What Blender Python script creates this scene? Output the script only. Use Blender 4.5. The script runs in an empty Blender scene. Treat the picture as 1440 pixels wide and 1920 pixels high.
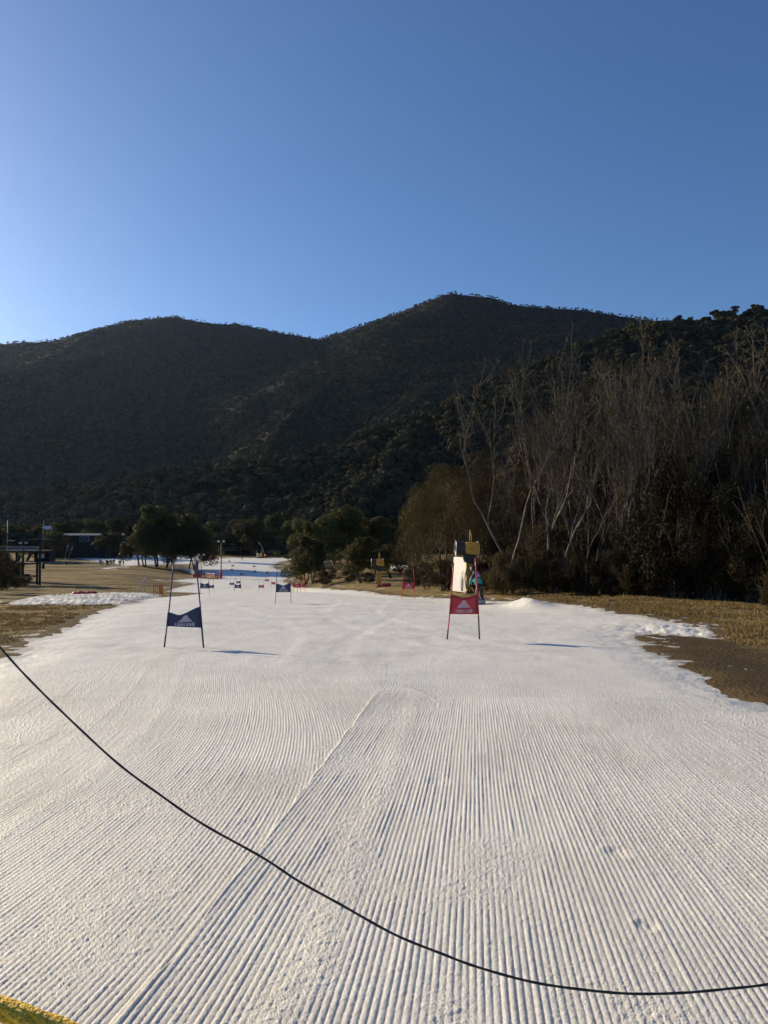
import bpy, bmesh, math, random
import numpy as np
from mathutils import Vector, Matrix, Euler

# ------------------------------------------------------------------ camera, sky, sun
SC = bpy.context.scene
COL = SC.collection
F = 1390.0                                  # focal length in photo pixels (1440 wide)
PITCH = math.atan(40 / F)
CAMZ = 1.65
cam = bpy.data.cameras.new('camera')
cam.sensor_fit = 'HORIZONTAL'; cam.sensor_width = 36.0
cam.lens = 36.0 * F / 1440.0
cam.clip_start = 0.05; cam.clip_end = 9000
camo = bpy.data.objects.new('camera', cam); COL.objects.link(camo)
camo.location = (0, 0, CAMZ); camo.rotation_euler = (math.pi / 2 + PITCH, 0, 0)
SC.camera = camo
SC.render.resolution_x = 768; SC.render.resolution_y = 1024

SUN_AZ = math.radians(-52); SUN_EL = math.radians(17)
world = bpy.data.worlds.new('World'); SC.world = world; world.use_nodes = True
wn = world.node_tree.nodes; wl = world.node_tree.links
bg = wn['Background']
sky = wn.new('ShaderNodeTexSky'); sky.sky_type = 'NISHITA'; sky.sun_disc = False
sky.sun_elevation = SUN_EL; sky.sun_rotation = SUN_AZ
sky.altitude = 1400; sky.air_density = 1.0; sky.dust_density = 2.0; sky.ozone_density = 5.0
hsv = wn.new('ShaderNodeHueSaturation'); hsv.inputs['Saturation'].default_value = 1.03; hsv.inputs['Hue'].default_value = .502
wl.new(sky.outputs[0], hsv.inputs['Color']); wl.new(hsv.outputs[0], bg.inputs[0]); bg.inputs[1].default_value = 0.098
SDIR = Vector((math.sin(SUN_AZ) * math.cos(SUN_EL), math.cos(SUN_AZ) * math.cos(SUN_EL), math.sin(SUN_EL)))
sl = bpy.data.lights.new('sun', 'SUN'); sl.energy = 5.0; sl.angle = math.radians(0.53); sl.color = (1.0, 0.83, 0.55)
so = bpy.data.objects.new('sun', sl); COL.objects.link(so); so.rotation_euler = SDIR.to_track_quat('Z', 'Y').to_euler()
so.location = (-60, 40, 60)
SC.view_settings.view_transform = 'Standard'; SC.view_settings.look = 'None'
SC.view_settings.exposure = 0.5; SC.view_settings.gamma = 1.0
SC.cycles.max_bounces = 6; SC.cycles.diffuse_bounces = 3; SC.cycles.glossy_bounces = 2
SC.cycles.transmission_bounces = 2; SC.cycles.transparent_max_bounces = 6; SC.cycles.volume_bounces = 0
SC.cycles.use_denoising = True
SC.cycles.use_adaptive_sampling = True; SC.cycles.adaptive_threshold = 0.02

# ------------------------------------------------------------------ numeric helpers
def sstep(a, b, x):
    t = np.clip((x - a) / (b - a), 0, 1); return t * t * (3 - 2 * t)
def _h(ix, iy, s):
    n = (ix.astype(np.int64) * 374761393 + iy.astype(np.int64) * 668265263 + s * 974634777) & 0xffffffff
    n = ((n ^ (n >> 13)) * 1274126177) & 0xffffffff
    n = n ^ (n >> 16)
    return (n & 0xffff) / 65535.0
def vn(x, y, s=0):
    x = np.asarray(x, float); y = np.asarray(y, float)
    xi = np.floor(x); yi = np.floor(y); fx = x - xi; fy = y - yi
    fx = fx * fx * (3 - 2 * fx); fy = fy * fy * (3 - 2 * fy)
    a = _h(xi, yi, s); b = _h(xi + 1, yi, s); c = _h(xi, yi + 1, s); d = _h(xi + 1, yi + 1, s)
    return (a + (b - a) * fx) * (1 - fy) + (c + (d - c) * fx) * fy
def fbm(x, y, o=4, s=0):
    r = 0; a = .5; t = 0
    for i in range(o):
        r = r + a * vn(x, y, s + i * 17); t += a; a *= .5; x = x * 2.03 + 3.1; y = y * 2.03 + 7.7
    return r / t

CP, SP = math.cos(PITCH), math.sin(PITCH)
def ray(px, py):
    X = (px - 720) / F; U = (960 - py) / F
    y = CP - U * SP; z = SP + U * CP
    return X / y, z / y
def at(px, py, d):                          # the point at depth d seen at a photo pixel
    a, b = ray(px, py); return Vector((a * d, d, CAMZ + b * d))

# ------------------------------------------------------------------ terrain height
PD = np.array([-60, -10, 0, 10, 17.4, 20, 32, 43.6, 56, 69, 84, 99, 112, 125, 142, 160, 185, 210, 255, 300, 500, 900], float)
PZ = np.array([2.2, -1.05, -1.65, -2.25, -2.68, -2.85, -3.45, -4.1, -4.85, -5.75, -6.8, -7.9, -8.9, -9.8, -10.8, -11.5, -12.1, -12.4, -12.5, -12.55, -12.8, -13], float)
_dd = np.linspace(-60, 900, 9601); _pz = np.interp(_dd, PD, PZ)
_k = np.ones(61) / 61; _pz = np.convolve(np.pad(_pz, 30, mode='edge'), _k, mode='valid')
_pz[0:1] = _pz[1]
def prof(d): return np.interp(d, _dd, _pz)
XRD = np.array([0, 20, 45, 62, 85, 110, 150, 200, 300, 420], float)
XRX = np.array([9, 9, 5.0, 2, -4.9, -10.3, -17, -25, -38, -48], float)
ARD = np.array([0, 20, 34, 45, 81, 112, 125, 200, 300, 450], float)
ARX = np.array([0, 0, .45, .6, .9, 1.5, 2.2, 2.5, 2.2, 0], float)
XLD = np.array([0, 37, 70, 100, 190, 300, 420], float)
XLX = np.array([-12, -14.5, -20, -24, -46, -78, -110], float)
ALD = np.array([0, 60, 110, 160, 215, 300, 400, 500], float)
ALX = np.array([0, 0, .3, .8, 1.4, 1.4, 1.0, 0], float)
def T(x, y):
    x = np.asarray(x, float); y = np.asarray(y, float)
    z = prof(y) + CAMZ
    rr = x - np.interp(y, XRD, XRX)
    z = z + np.interp(y, ARD, ARX) * sstep(-2.5, 4 + .02 * y, rr) * (1 - .8 * sstep(7, 14, rr) * (1 - sstep(45, 70, y)))
    ll = np.interp(y, XLD, XLX) - x
    z = z + np.interp(y, ALD, ALX) * sstep(0, 22, ll)
    z = z + (fbm(x / 9., y / 9., 3, 5) - .5) * .16 * sstep(14, 40, y)
    return z
def cast(px, py, dmax=700):
    a, b = ray(px, py)
    d = np.concatenate([np.linspace(1.1, 60, 1200), np.linspace(60.1, dmax, 2600)])
    g = CAMZ + b * d - T(a * d, d)
    i = np.argmax(g < 0)
    if g[i] >= 0: i = len(d) - 1
    lo, hi = d[max(i - 1, 0)], d[i]
    t = g[max(i - 1, 0)] / (g[max(i - 1, 0)] - g[i] + 1e-9) if i else 0
    dd = lo + (hi - lo) * np.clip(t, 0, 1)
    return Vector((a * dd, dd, float(T(a * dd, dd))))
def gz(x, y): return float(T(x, y))
def on(px, d):                              # ground point at pixel column px and depth d
    x = (px - 720) / F * d; return Vector((x, d, gz(x, d)))

# ------------------------------------------------------------------ materials
def mat(name, col, rough=.7, var=.0, scale=6., metal=0., bump=0., bscale=40., spec=.5, col2=None):
    m = bpy.data.materials.new(name); m.use_nodes = True
    n = m.node_tree.nodes; l = m.node_tree.links; b = n['Principled BSDF']
    b.inputs['Roughness'].default_value = rough; b.inputs['Metallic'].default_value = metal
    b.inputs['Specular IOR Level'].default_value = spec
    c = (*col, 1)
    tc = n.new('ShaderNodeTexCoord'); no = n.new('ShaderNodeTexNoise')
    no.inputs['Scale'].default_value = scale; no.inputs['Detail'].default_value = 5
    l.new(tc.outputs['Object'], no.inputs['Vector'])
    rp = n.new('ShaderNodeValToRGB'); rp.color_ramp.elements[0].position = .3; rp.color_ramp.elements[1].position = .7
    v = max(var, .06)
    rp.color_ramp.elements[0].color = tuple(x * (1 - v) for x in col) + (1,)
    rp.color_ramp.elements[1].color = (*(col2 if col2 else [min(1, x * (1 + v)) for x in col]), 1)
    l.new(no.outputs['Fac'], rp.inputs[0]); l.new(rp.outputs[0], b.inputs['Base Color'])
    if bump:
        nb = n.new('ShaderNodeTexNoise'); nb.inputs['Scale'].default_value = bscale; nb.inputs['Detail'].default_value = 3
        l.new(tc.outputs['Object'], nb.inputs['Vector'])
        bp = n.new('ShaderNodeBump'); bp.inputs['Strength'].default_value = bump; bp.inputs['Distance'].default_value = .02
        l.new(nb.outputs['Fac'], bp.inputs['Height']); l.new(bp.outputs[0], b.inputs['Normal'])
    return m
def leaf_mat(name, c1, c2, rough=.45, trans=.25, hue=0.):
    m = bpy.data.materials.new(name); m.use_nodes = True
    n = m.node_tree.nodes; l = m.node_tree.links; b = n['Principled BSDF']; out = n['Material Output']
    g = n.new('ShaderNodeNewGeometry'); oi = n.new('ShaderNodeObjectInfo')
    rp = n.new('ShaderNodeValToRGB'); rp.color_ramp.elements[0].color = (*c1, 1); rp.color_ramp.elements[1].color = (*c2, 1)
    l.new(g.outputs['Random Per Island'], rp.inputs[0])
    hs = n.new('ShaderNodeHueSaturation')
    mr = n.new('ShaderNodeMapRange'); mr.inputs[3].default_value = .55; mr.inputs[4].default_value = 1.5
    l.new(oi.outputs['Random'], mr.inputs[0]); l.new(mr.outputs[0], hs.inputs['Value'])
    mr2 = n.new('ShaderNodeMapRange'); mr2.inputs[3].default_value = .475; mr2.inputs[4].default_value = .515
    mu = n.new('ShaderNodeMath'); mu.operation = 'FRACT'; mm = n.new('ShaderNodeMath'); mm.operation = 'MULTIPLY'; mm.inputs[1].default_value = 7.31
    l.new(oi.outputs['Random'], mm.inputs[0]); l.new(mm.outputs[0], mu.inputs[0]); l.new(mu.outputs[0], mr2.inputs[0]); l.new(mr2.outputs[0], hs.inputs['Hue'])
    b.inputs['Specular IOR Level'].default_value = .5 if rough < .6 else .05
    l.new(rp.outputs[0], hs.inputs['Color']); l.new(hs.outputs[0], b.inputs['Base Color'])
    b.inputs['Roughness'].default_value = rough
    tr = n.new('ShaderNodeBsdfTranslucent'); l.new(hs.outputs[0], tr.inputs[0])
    mx = n.new('ShaderNodeMixShader'); mx.inputs[0].default_value = trans
    l.new(b.outputs[0], mx.inputs[1]); l.new(tr.outputs[0], mx.inputs[2]); l.new(mx.outputs[0], out.inputs[0])
    return m
def bark_mat(name, c1, c2, scale=3.):
    m = mat(name, c1, .85, .2, scale, col2=c2, bump=.5, bscale=14)
    return m
M = {}
M['leaf_far'] = leaf_mat('leaf_far', (.040, .040, .020), (.080, .074, .040), .95, .12)
M['leaf_olive'] = leaf_mat('leaf_olive', (.030, .034, .012), (.085, .080, .030), .62, .25)
M['leaf_brown'] = leaf_mat('leaf_brown', (.030, .024, .010), (.080, .062, .027), .6, .28)
M['leaf_dark'] = leaf_mat('leaf_dark', (.020, .019, .010), (.058, .045, .023), .65, .2)
M['bark_pale'] = bark_mat('bark_pale', (.055, .045, .036), (.155, .128, .10))
M['bark_grey'] = bark_mat('bark_grey', (.04, .032, .026), (.11, .09, .074))
M['bark_dark'] = bark_mat('bark_dark', (.040, .028, .018), (.095, .070, .048))
M['red'] = mat('red_plastic', (.50, .022, .035), .45, .12)
M['redpole'] = mat('red_pole', (.62, .03, .035), .35, .08)
M['blue'] = mat('blue_fabric', (.022, .036, .10), .6, .15)
M['bluepole'] = mat('blue_pole', (.02, .03, .14), .35, .1)
M['dkblue'] = mat('dark_blue_fabric', (.014, .018, .05), .6, .1)
M['dkred'] = mat('dark_red_fabric', (.22, .012, .022), .6, .1)
M['print'] = mat('pale_print', (.42, .40, .42), .6, .1)
M['printr'] = mat('pink_print', (.55, .34, .36), .6, .1)
M['black'] = mat('black_rubber', (.012, .012, .014), .5, .1)
M['white'] = mat('white_paint', (.78, .76, .72), .6, .05)
M['gunyel'] = mat('yellow_paint', (.52, .30, .03), .45, .12)
M['padyel'] = mat('yellow_pad', (.62, .40, .10), .6, .12)
M['steel'] = mat('grey_steel', (.28, .30, .33), .4, .1, metal=.5)
M['dksteel'] = mat('dark_steel', (.04, .043, .047), .6, .1)
M['galv'] = mat('galvanised', (.42, .43, .44), .42, .1, metal=.4)
M['wood'] = mat('weathered_wood', (.22, .15, .09), .8, .2, 12)
M['orange'] = mat('orange_net', (.62, .13, .04), .7, .1)
M['skin'] = mat('skin', (.45, .28, .20), .55, .05)
M['teal'] = mat('teal_jacket', (.01, .22, .23), .55, .1)
M['lav'] = mat('lavender_panel', (.36, .34, .50), .6, .1)
M['navy'] = mat('navy_panel', (.012, .02, .07), .6, .1)
M['pants'] = mat('dark_trousers', (.012, .013, .018), .6, .1)
M['glass'] = mat('window_glass', (.05, .065, .08), .12, .1)
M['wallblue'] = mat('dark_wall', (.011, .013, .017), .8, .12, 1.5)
M['wallgrey'] = mat('grey_wall', (.03, .03, .03), .8, .12, 1.5)
M['wallbrown'] = mat('brown_wall', (.04, .032, .026), .8, .15, 1.5)
M['roof'] = mat('roof_metal', (.05, .055, .065), .5, .1, 2)
M['paler'] = mat('pale_roof', (.55, .55, .56), .6, .08, 2)
M['yrope'] = mat('yellow_rope', (.76, .47, .03), .75, .25, 90, bump=.6, bscale=260)
M['lens'] = mat('lamp_lens', (.75, .75, .72), .15, .03)
# ------------------------------------------------------------------ mesh helpers
def npmesh(name, V, Fq, mats, smooth=True, mi=None):
    V = np.asarray(V, np.float32); Fq = np.asarray(Fq, np.int32)
    me = bpy.data.meshes.new(name)
    k = Fq.shape[1]
    me.vertices.add(len(V)); me.vertices.foreach_set('co', V.ravel())
    me.loops.add(Fq.size); me.loops.foreach_set('vertex_index', Fq.ravel())
    me.polygons.add(len(Fq)); me.polygons.foreach_set('loop_start', np.arange(0, Fq.size, k, dtype=np.int32))
    me.polygons.foreach_set('use_smooth', np.full(len(Fq), smooth))
    if mi is not None: me.polygons.foreach_set('material_index', np.asarray(mi, np.int32))
    for m in (mats if isinstance(mats, (list, tuple)) else [mats]): me.materials.append(m)
    me.update(calc_edges=True); return me
def link(name, me, parent=None, loc=None):
    o = bpy.data.objects.new(name, me); COL.objects.link(o)
    if parent is not None: o.parent = parent
    if loc is not None: o.location = loc
    return o
def tag(o, label=None, cat=None, group=None, kind=None):
    for k, v in (('label', label), ('category', cat), ('group', group), ('kind', kind)):
        if v: o[k] = v
    return o
def empty(name, loc, rz=0, label=None, cat=None, group=None):
    o = bpy.data.objects.new(name, None); COL.objects.link(o); o.location = loc; o.rotation_euler = (0, 0, rz)
    o.empty_display_size = .2
    return tag(o, label, cat, group)
def copy_tree(o, parent=None):
    c = o.copy(); COL.objects.link(c); c.parent = parent
    for ch in list(o.children): copy_tree(ch, c)
    return c
class MB:
    def __init__(s): s.v = []; s.f = []; s.m = []; s.sm = []
    def add(s, vs, fs, m=0, smooth=False):
        o = len(s.v); s.v += [tuple(v) for v in vs]; s.f += [tuple(i + o for i in f) for f in fs]
        s.m += [m] * len(fs); s.sm += [smooth] * len(fs); return s
    def box(s, c, d, m=0, rot=None, bev=0., taper=1.):
        x, y, z = d[0] / 2, d[1] / 2, d[2] / 2
        if bev <= 0:
            pts = [(-x, -y, -z), (x, -y, -z), (x, y, -z), (-x, y, -z), (-x * taper, -y * taper, z), (x * taper, -y * taper, z), (x * taper, y * taper, z), (-x * taper, y * taper, z)]
            fs = [(3, 2, 1, 0), (4, 5, 6, 7), (0, 1, 5, 4), (1, 2, 6, 5), (2, 3, 7, 6), (3, 0, 4, 7)]
        else:
            bm = bmesh.new(); bmesh.ops.create_cube(bm, size=1)
            for v in bm.verts:
                k = taper if v.co.z > 0 else 1
                v.co = (v.co.x * d[0] * k, v.co.y * d[1] * k, v.co.z * d[2])
            bmesh.ops.bevel(bm, geom=bm.edges[:], offset=bev, segments=2, profile=.5, affect='EDGES')
            bm.verts.index_update(); pts = [v.co.copy() for v in bm.verts]; fs = [tuple(v.index for v in f.verts) for f in bm.faces]; bm.free()
        R = (Euler(rot).to_matrix() if rot is not None else Matrix.Identity(3)); c = Vector(c)
        return s.add([R @ Vector(p) + c for p in pts], fs, m)
    def tube(s, pts, rad, n=8, m=0, cap=True):
        pts = [Vector(p) for p in pts]
        if not isinstance(rad, (list, tuple)): rad = [rad] * len(pts)
        vs = []; fs = []; up = None
        for i, p in enumerate(pts):
            t = (pts[min(i + 1, len(pts) - 1)] - pts[max(i - 1, 0)]).normalized()
            if up is None: up = t.orthogonal().normalized()
            a = (up - t * up.dot(t)); a = a.normalized() if a.length > 1e-5 else t.orthogonal().normalized(); up = a
            b = t.cross(a)
            for k in range(n):
                th = 2 * math.pi * k / n; vs.append(p + (a * math.cos(th) + b * math.sin(th)) * rad[i])
        for i in range(len(pts) - 1):
            for k in range(n):
                k2 = (k + 1) % n; fs.append((i * n + k, i * n + k2, (i + 1) * n + k2, (i + 1) * n + k))
        if cap:
            fs.append(tuple(reversed(range(n)))); fs.append(tuple(range((len(pts) - 1) * n, len(pts) * n)))
        return s.add(vs, fs, m, True)
    def prism(s, outline, y0, y1, m=0):           # outline in (x, z), thickness along y
        n = len(outline); vs = [(x, y0, z) for x, z in outline] + [(x, y1, z) for x, z in outline]
        ar = sum(outline[i][0] * outline[(i + 1) % n][1] - outline[(i + 1) % n][0] * outline[i][1] for i in range(n))
        fs = [tuple(range(n)), tuple(reversed(range(n, 2 * n)))] + [(i, i + n, (i + 1) % n + n, (i + 1) % n) for i in range(n)]
        if ar < 0: fs = [tuple(reversed(f)) for f in fs]
        return s.add(vs, fs, m)
    def ball(s, c, r, m=0, seg=10, sc=(1, 1, 1)):
        bm = bmesh.new(); bmesh.ops.create_uvsphere(bm, u_segments=seg, v_segments=max(6, seg * 2 // 3), radius=r)
        bm.verts.index_update()
        s.add([(v.co.x * sc[0] + c[0], v.co.y * sc[1] + c[1], v.co.z * sc[2] + c[2]) for v in bm.verts], [tuple(v.index for v in f.verts) for f in bm.faces], m, True); bm.free(); return s
    def mesh(s, name, mats):
        me = bpy.data.meshes.new(name); me.from_pydata([tuple(v) for v in s.v], [], s.f)
        for mm in (mats if isinstance(mats, (list, tuple)) else [mats]): me.materials.append(mm)
        me.polygons.foreach_set('material_index', s.m); me.polygons.foreach_set('use_smooth', s.sm); me.update(); return me
    def build(s, name, mats, parent=None, loc=None): return link(name, s.mesh(name, mats), parent, loc)

# ------------------------------------------------------------------ snow outline (cast from the photo onto the terrain)
def W(x, y): return (x, y)
def P(px, py): v = cast(px, py); return (v.x, v.y)
MAIN = [W(-13.5, -7), W(-12.5, 6), P(-160, 1278), P(0, 1226), P(50, 1197), P(110, 1171), P(175, 1142), P(215, 1132), P(250, 1128), P(262, 1121), P(300, 1117), P(345, 1114.5), P(378, 1111),
        P(340, 1109.5), P(303, 1108.5), P(318, 1103.5), P(340, 1098), P(365, 1093.5), P(345, 1091), P(313, 1088), P(345, 1085), P(372, 1083.5), P(400, 1085.5), P(416, 1083), P(404, 1078), P(378, 1076), P(366, 1068),
        P(372, 1056), P(385, 1049), P(430, 1045), P(480, 1046), P(556, 1045.5), P(566, 1048.5), P(545, 1050), P(525, 1053.5), P(512, 1061), P(520, 1067), P(540, 1071), P(550, 1074), P(534, 1079), P(540, 1084), P(533, 1088), P(545, 1096), P(575, 1099.5),
        P(600, 1101), P(640, 1104), P(700, 1108), P(750, 1114), P(790, 1117), P(850, 1118), P(905, 1121), P(940, 1124), P(965, 1122), P(985, 1119), P(1002, 1118), P(1030, 1126), P(1100, 1132), P(1150, 1139), P(1200, 1149), P(1250, 1157), P(1290, 1163), P(1335, 1174), P(1360, 1188),
        P(1340, 1193), P(1290, 1188), P(1240, 1184), P(1203, 1187), P(1212, 1199), P(1245, 1214), P(1280, 1233), P(1330, 1251), P(1385, 1270), P(1440, 1293), P(1520, 1325), W(8.2, 6), W(9.5, 2), W(10, -7)]
STRIP = [P(16, 1131), P(40, 1121.5), P(75, 1115.5), P(130, 1113), P(220, 1111.5), P(300, 1113), P(296, 1118), P(264, 1122), P(252, 1129), P(240, 1132), P(205, 1131), P(150, 1131.5), P(80, 1131.5)]
FARS = [[P(100, 1041), P(150, 1041.5), P(180, 1043), P(235, 1044), P(258, 1040), P(285, 1036), P(330, 1039), P(372, 1046), P(372, 1057), P(330, 1057), P(275, 1059), P(250, 1060), P(198, 1067), P(190, 1064.5), P(232, 1061), P(215, 1057), P(180, 1053), P(150, 1047), P(118, 1045)],
        [P(716, 1063), P(735, 1059.5), P(775, 1059), P(790, 1064), P(775, 1068), P(740, 1067)], [P(76, 1047), P(90, 1045.5), P(97, 1047), P(90, 1050), P(80, 1050)]]
DIRT = [P(1190, 1183), P(1360, 1194), P(1470, 1225), P(1560, 1320), P(1440, 1310), P(1300, 1250)]
def sdpoly(x, y, poly):
    A = np.array(poly, float); B = np.roll(A, -1, 0)
    d2 = np.full(x.shape, 1e18); ins = np.zeros(x.shape, bool)
    for (ax, ay), (bx, by) in zip(A, B):
        ex, ey = bx - ax, by - ay; l2 = ex * ex + ey * ey + 1e-12
        t = np.clip(((x - ax) * ex + (y - ay) * ey) / l2, 0, 1)
        d2 = np.minimum(d2, (x - ax - t * ex) ** 2 + (y - ay - t * ey) ** 2)
        if by != ay:
            c = ((ay > y) != (by > y)) & (x < (bx - ax) * (y - ay) / (by - ay) + ax); ins ^= c
    return np.where(ins, 1, -1) * np.sqrt(d2)
def snow_sd(x, y):
    n = (fbm(x * 1.3, y * 1.3, 4, 41) - .5) * (.30 + .012 * np.abs(y)) + (fbm(x * 6, y * 6, 3, 43) - .5) * .16
    s = sdpoly(x, y, MAIN)
    for q in [STRIP] + FARS: s = np.maximum(s, sdpoly(x, y, q))
    return s + n
def grid_faces(nr, nc, keep=None):
    i = np.arange(nr * nc).reshape(nr, nc)
    q = np.stack([i[:-1, :-1], i[:-1, 1:], i[1:, 1:], i[1:, :-1]], -1).reshape(-1, 4)
    if keep is not None:
        k = keep.ravel(); q = q[k[q].any(1)]
    return q
def compact(V, Q):
    u, inv = np.unique(Q, return_inverse=True); return V[u], inv.reshape(Q.shape), u

# groomer passes
_hy = np.linspace(-10, 40, 2001)
_hh = np.radians(np.interp(_hy, [-10, 1, 3, 5, 8, 11, 17, 28, 40], [12, 11, 8, 2, -7, -12, -15.5, -13, -12]))
_xc = np.cumsum(np.tan(_hh)) * (_hy[1] - _hy[0])
def xc(y): return np.interp(y, _hy, _xc)
PITCHG = .0315
_a = math.radians(7.0)
def u_right(x, y): return x * math.cos(_a) - y * math.sin(_a)
_s1, _s2, _s3 = cast(715, 1287), cast(480, 1600), cast(330, 1790)
def xseam(y): return np.interp(y, [-5, _s3.y, _s2.y, _s1.y, 12], [_s3.x - (_s3.y + 5) * .16, _s3.x, _s2.x, _s1.x, _s1.x + .08])
SEAM2 = -3.05 - float(xc(6.0))
PITS = [(cast(1213, 1738), .045, .04), (cast(1158, 1600), .07, .035), (cast(822, 1464), .09, .03), (cast(1340, 1580), .06, .012), (cast(985, 1478), .12, .015), (cast(1130, 1475), .1, .015), (cast(470, 1545), .08, .014)]
def cord(x, y, rough):
    """relief of the groomed surface in metres"""
    wob = (fbm(x * .9, y * .35, 3, 11) - .5) * .05
    rp = (x > xseam(y) + (fbm(y * 3, y * 0 + 2, 2, 3) - .5) * .03)
    yend = np.where(x > .75, 10.25 + .02 * x, 10.25 + (11.25 - 10.25) * np.clip((.75 - x) / .35, 0, 1)) + (fbm(x * 3, x * 0 + 5, 2, 9) - .5) * .16
    rp = rp & (y < yend)
    ur = u_right(x, y) + wob * .6
    ul = x - xc(y) + wob
    uo = (x * math.cos(.75) + y * math.sin(.75)) + wob * 2
    far_right = (x > xseam(y)) & ~rp
    u = np.where(rp, ur, np.where(far_right & (x > -.4), uo, ul))
    ph = u / PITCHG * math.pi
    prof_ = np.abs(np.sin(ph)) ** .75 * (.6 + .75 * vn(np.floor(u / PITCHG) * 7.3, y * 2.2, 14) * (.8 + .3 * vn(np.floor(u / PITCHG) * 3.1, y * 11, 15)))
    amp = np.where(rp, .0056, .0054)
    amp = np.where(far_right, .0035 * (1 - sstep(10.5, 14, y) * .6) * (.25 + 1.1 * sstep(.5, .7, fbm(x * .5, y * .4, 2, 77))), amp)
    left = ul < SEAM2
    amp = np.where(~rp & ~far_right & left, .0065 * (.5 + sstep(.35, .6, fbm(x * .5, y * .3, 2, 78))), amp)
    amp = amp * (.72 + .5 * fbm(x * .8, y * .3, 3, 21))
    pat = sstep(.56, .72, fbm(x * 1.5 + 3, y * .9, 4, 31)) * .6
    pat = np.maximum(pat, sstep(2.75, 2.35, y) * .55 * sstep(.42, .6, fbm(x * 2.2, y * 2.2, 3, 32)))
    ds = u_right(x, y) - u_right(xseam(y), y)
    band = np.exp(-((ds - .55 - (fbm(y * 1.2, y * 0, 2, 4) - .5) * .3) / .13) ** 2) * rp
    pat = np.clip(np.maximum(pat, band * (.35 + .9 * fbm(x * 2, y * 2, 2, 8))), 0, .95)
    s2 = np.exp(-((ul - SEAM2) / .09) ** 2) + np.exp(-((ul - SEAM2 - .62) / .1) ** 2)
    s2 = np.where(rp | far_right, 0, s2)
    pat = np.clip(np.maximum(pat, s2 * .45), 0, .95)
    h = amp * prof_ * (1 - pat) + amp * .6 * pat
    h = h + s2 * .004
    g = (rough - .5)
    clump = sstep(.62, .82, fbm(x * 38, y * 38, 2, 51))
    h = h + g * (.0022 + .005 * pat) + clump * (.0014 + .0022 * pat)
    h = h + pat * (fbm(x * 24, y * 24, 3, 61) - .5) * .008
    h = h + np.exp(-np.abs(ds) / .03) * np.where(rp, .004, 0) * sstep(11.2, 9.8, y)
    h = h + np.where(rp, .009 * np.exp(-np.abs(ds) / .16) + .005 * np.exp(-((ds - .62) / .10) ** 2), 0) * sstep(11.3, 9.8, y)
    h = h - .05 * sstep(0, .28, y - yend) * sstep(-.3, .9, x) * sstep(14.5, 11.5, y)
    h = h + (fbm(x * .8, y * .5, 3, 71) - .5) * .03
    for c, r, dp in PITS:
        q = ((x - c.x) ** 2 + ((y - c.y) * .8) ** 2) / (r * r)
        h = h - dp * .20 * np.exp(-q * q) * (.5 + vn(x * 30, y * 30, 19)) + dp * .04 * np.exp(-(np.sqrt(q) - 1.35) ** 2 * 9)
    return h
# ------------------------------------------------------------------ snow
def snow_material():
    m = bpy.data.materials.new('groomed_snow'); m.use_nodes = True
    n = m.node_tree.nodes; l = m.node_tree.links; b = n['Principled BSDF']
    tc = n.new('ShaderNodeTexCoord')
    def noise(s, d=3, r=.6):
        k = n.new('ShaderNodeTexNoise'); k.inputs['Scale'].default_value = s; k.inputs['Detail'].default_value = d; k.inputs['Roughness'].default_value = r
        l.new(tc.outputs['Object'], k.inputs['Vector']); return k
    n1 = noise(.55, 6); n2 = noise(9, 5)
    rp = n.new('ShaderNodeValToRGB'); rp.color_ramp.elements[0].position = .32; rp.color_ramp.elements[1].position = .62
    rp.color_ramp.elements[0].color = (.62, .595, .545, 1); rp.color_ramp.elements[1].color = (.80, .78, .725, 1)
    ad = n.new('ShaderNodeMath'); ad.operation = 'ADD'; ml = n.new('ShaderNodeMath'); ml.operation = 'MULTIPLY'; ml.inputs[1].default_value = .35
    m2 = n.new('ShaderNodeMath'); m2.operation = 'MULTIPLY'; m2.inputs[1].default_value = .65
    l.new(n2.outputs['Fac'], ml.inputs[0]); l.new(n1.outputs['Fac'], m2.inputs[0]); l.new(ml.outputs[0], ad.inputs[0]); l.new(m2.outputs[0], ad.inputs[1])
    l.new(ad.outputs[0], rp.inputs[0])
    at_ = n.new('ShaderNodeAttribute'); at_.attribute_name = 'dirt'
    mx = n.new('ShaderNodeMix'); mx.data_type = 'RGBA'; mx.inputs[7].default_value = (.16, .13, .10, 1)
    gs = noise(240, 2, .8); gr_ = n.new('ShaderNodeMapRange'); gr_.inputs[1].default_value = .3; gr_.inputs[2].default_value = .7; gr_.inputs[3].default_value = .80; gr_.inputs[4].default_value = 1.16
    l.new(gs.outputs['Fac'], gr_.inputs[0]); vm = n.new('ShaderNodeVectorMath'); vm.operation = 'SCALE'; l.new(rp.outputs[0], vm.inputs[0]); l.new(gr_.outputs[0], vm.inputs['Scale'])
    l.new(at_.outputs['Fac'], mx.inputs[0]); l.new(vm.outputs[0], mx.inputs[6]); l.new(mx.outputs[2], b.inputs['Base Color'])
    b.inputs['Roughness'].default_value = .55
    b.inputs['Subsurface Weight'].default_value = 1.0; b.inputs['Subsurface Radius'].default_value = (1, .92, .82); b.inputs['Subsurface Scale'].default_value = .016
    b.inputs['Specular IOR Level'].default_value = .35
    g1 = noise(130, 4, .75); g2 = noise(38, 4, .65)
    bp = n.new('ShaderNodeBump'); bp.inputs['Strength'].default_value = 1.; bp.inputs['Distance'].default_value = .007
    l.new(g1.outputs['Fac'], bp.inputs['Height'])
    bp2 = n.new('ShaderNodeBump'); bp2.inputs['Strength'].default_value = .7; bp2.inputs['Distance'].default_value = .016
    l.new(g2.outputs['Fac'], bp2.inputs['Height']); l.new(bp.outputs[0], bp2.inputs['Normal']); l.new(bp2.outputs[0], b.inputs['Normal'])
    return m
M['snow'] = snow_material()
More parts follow.
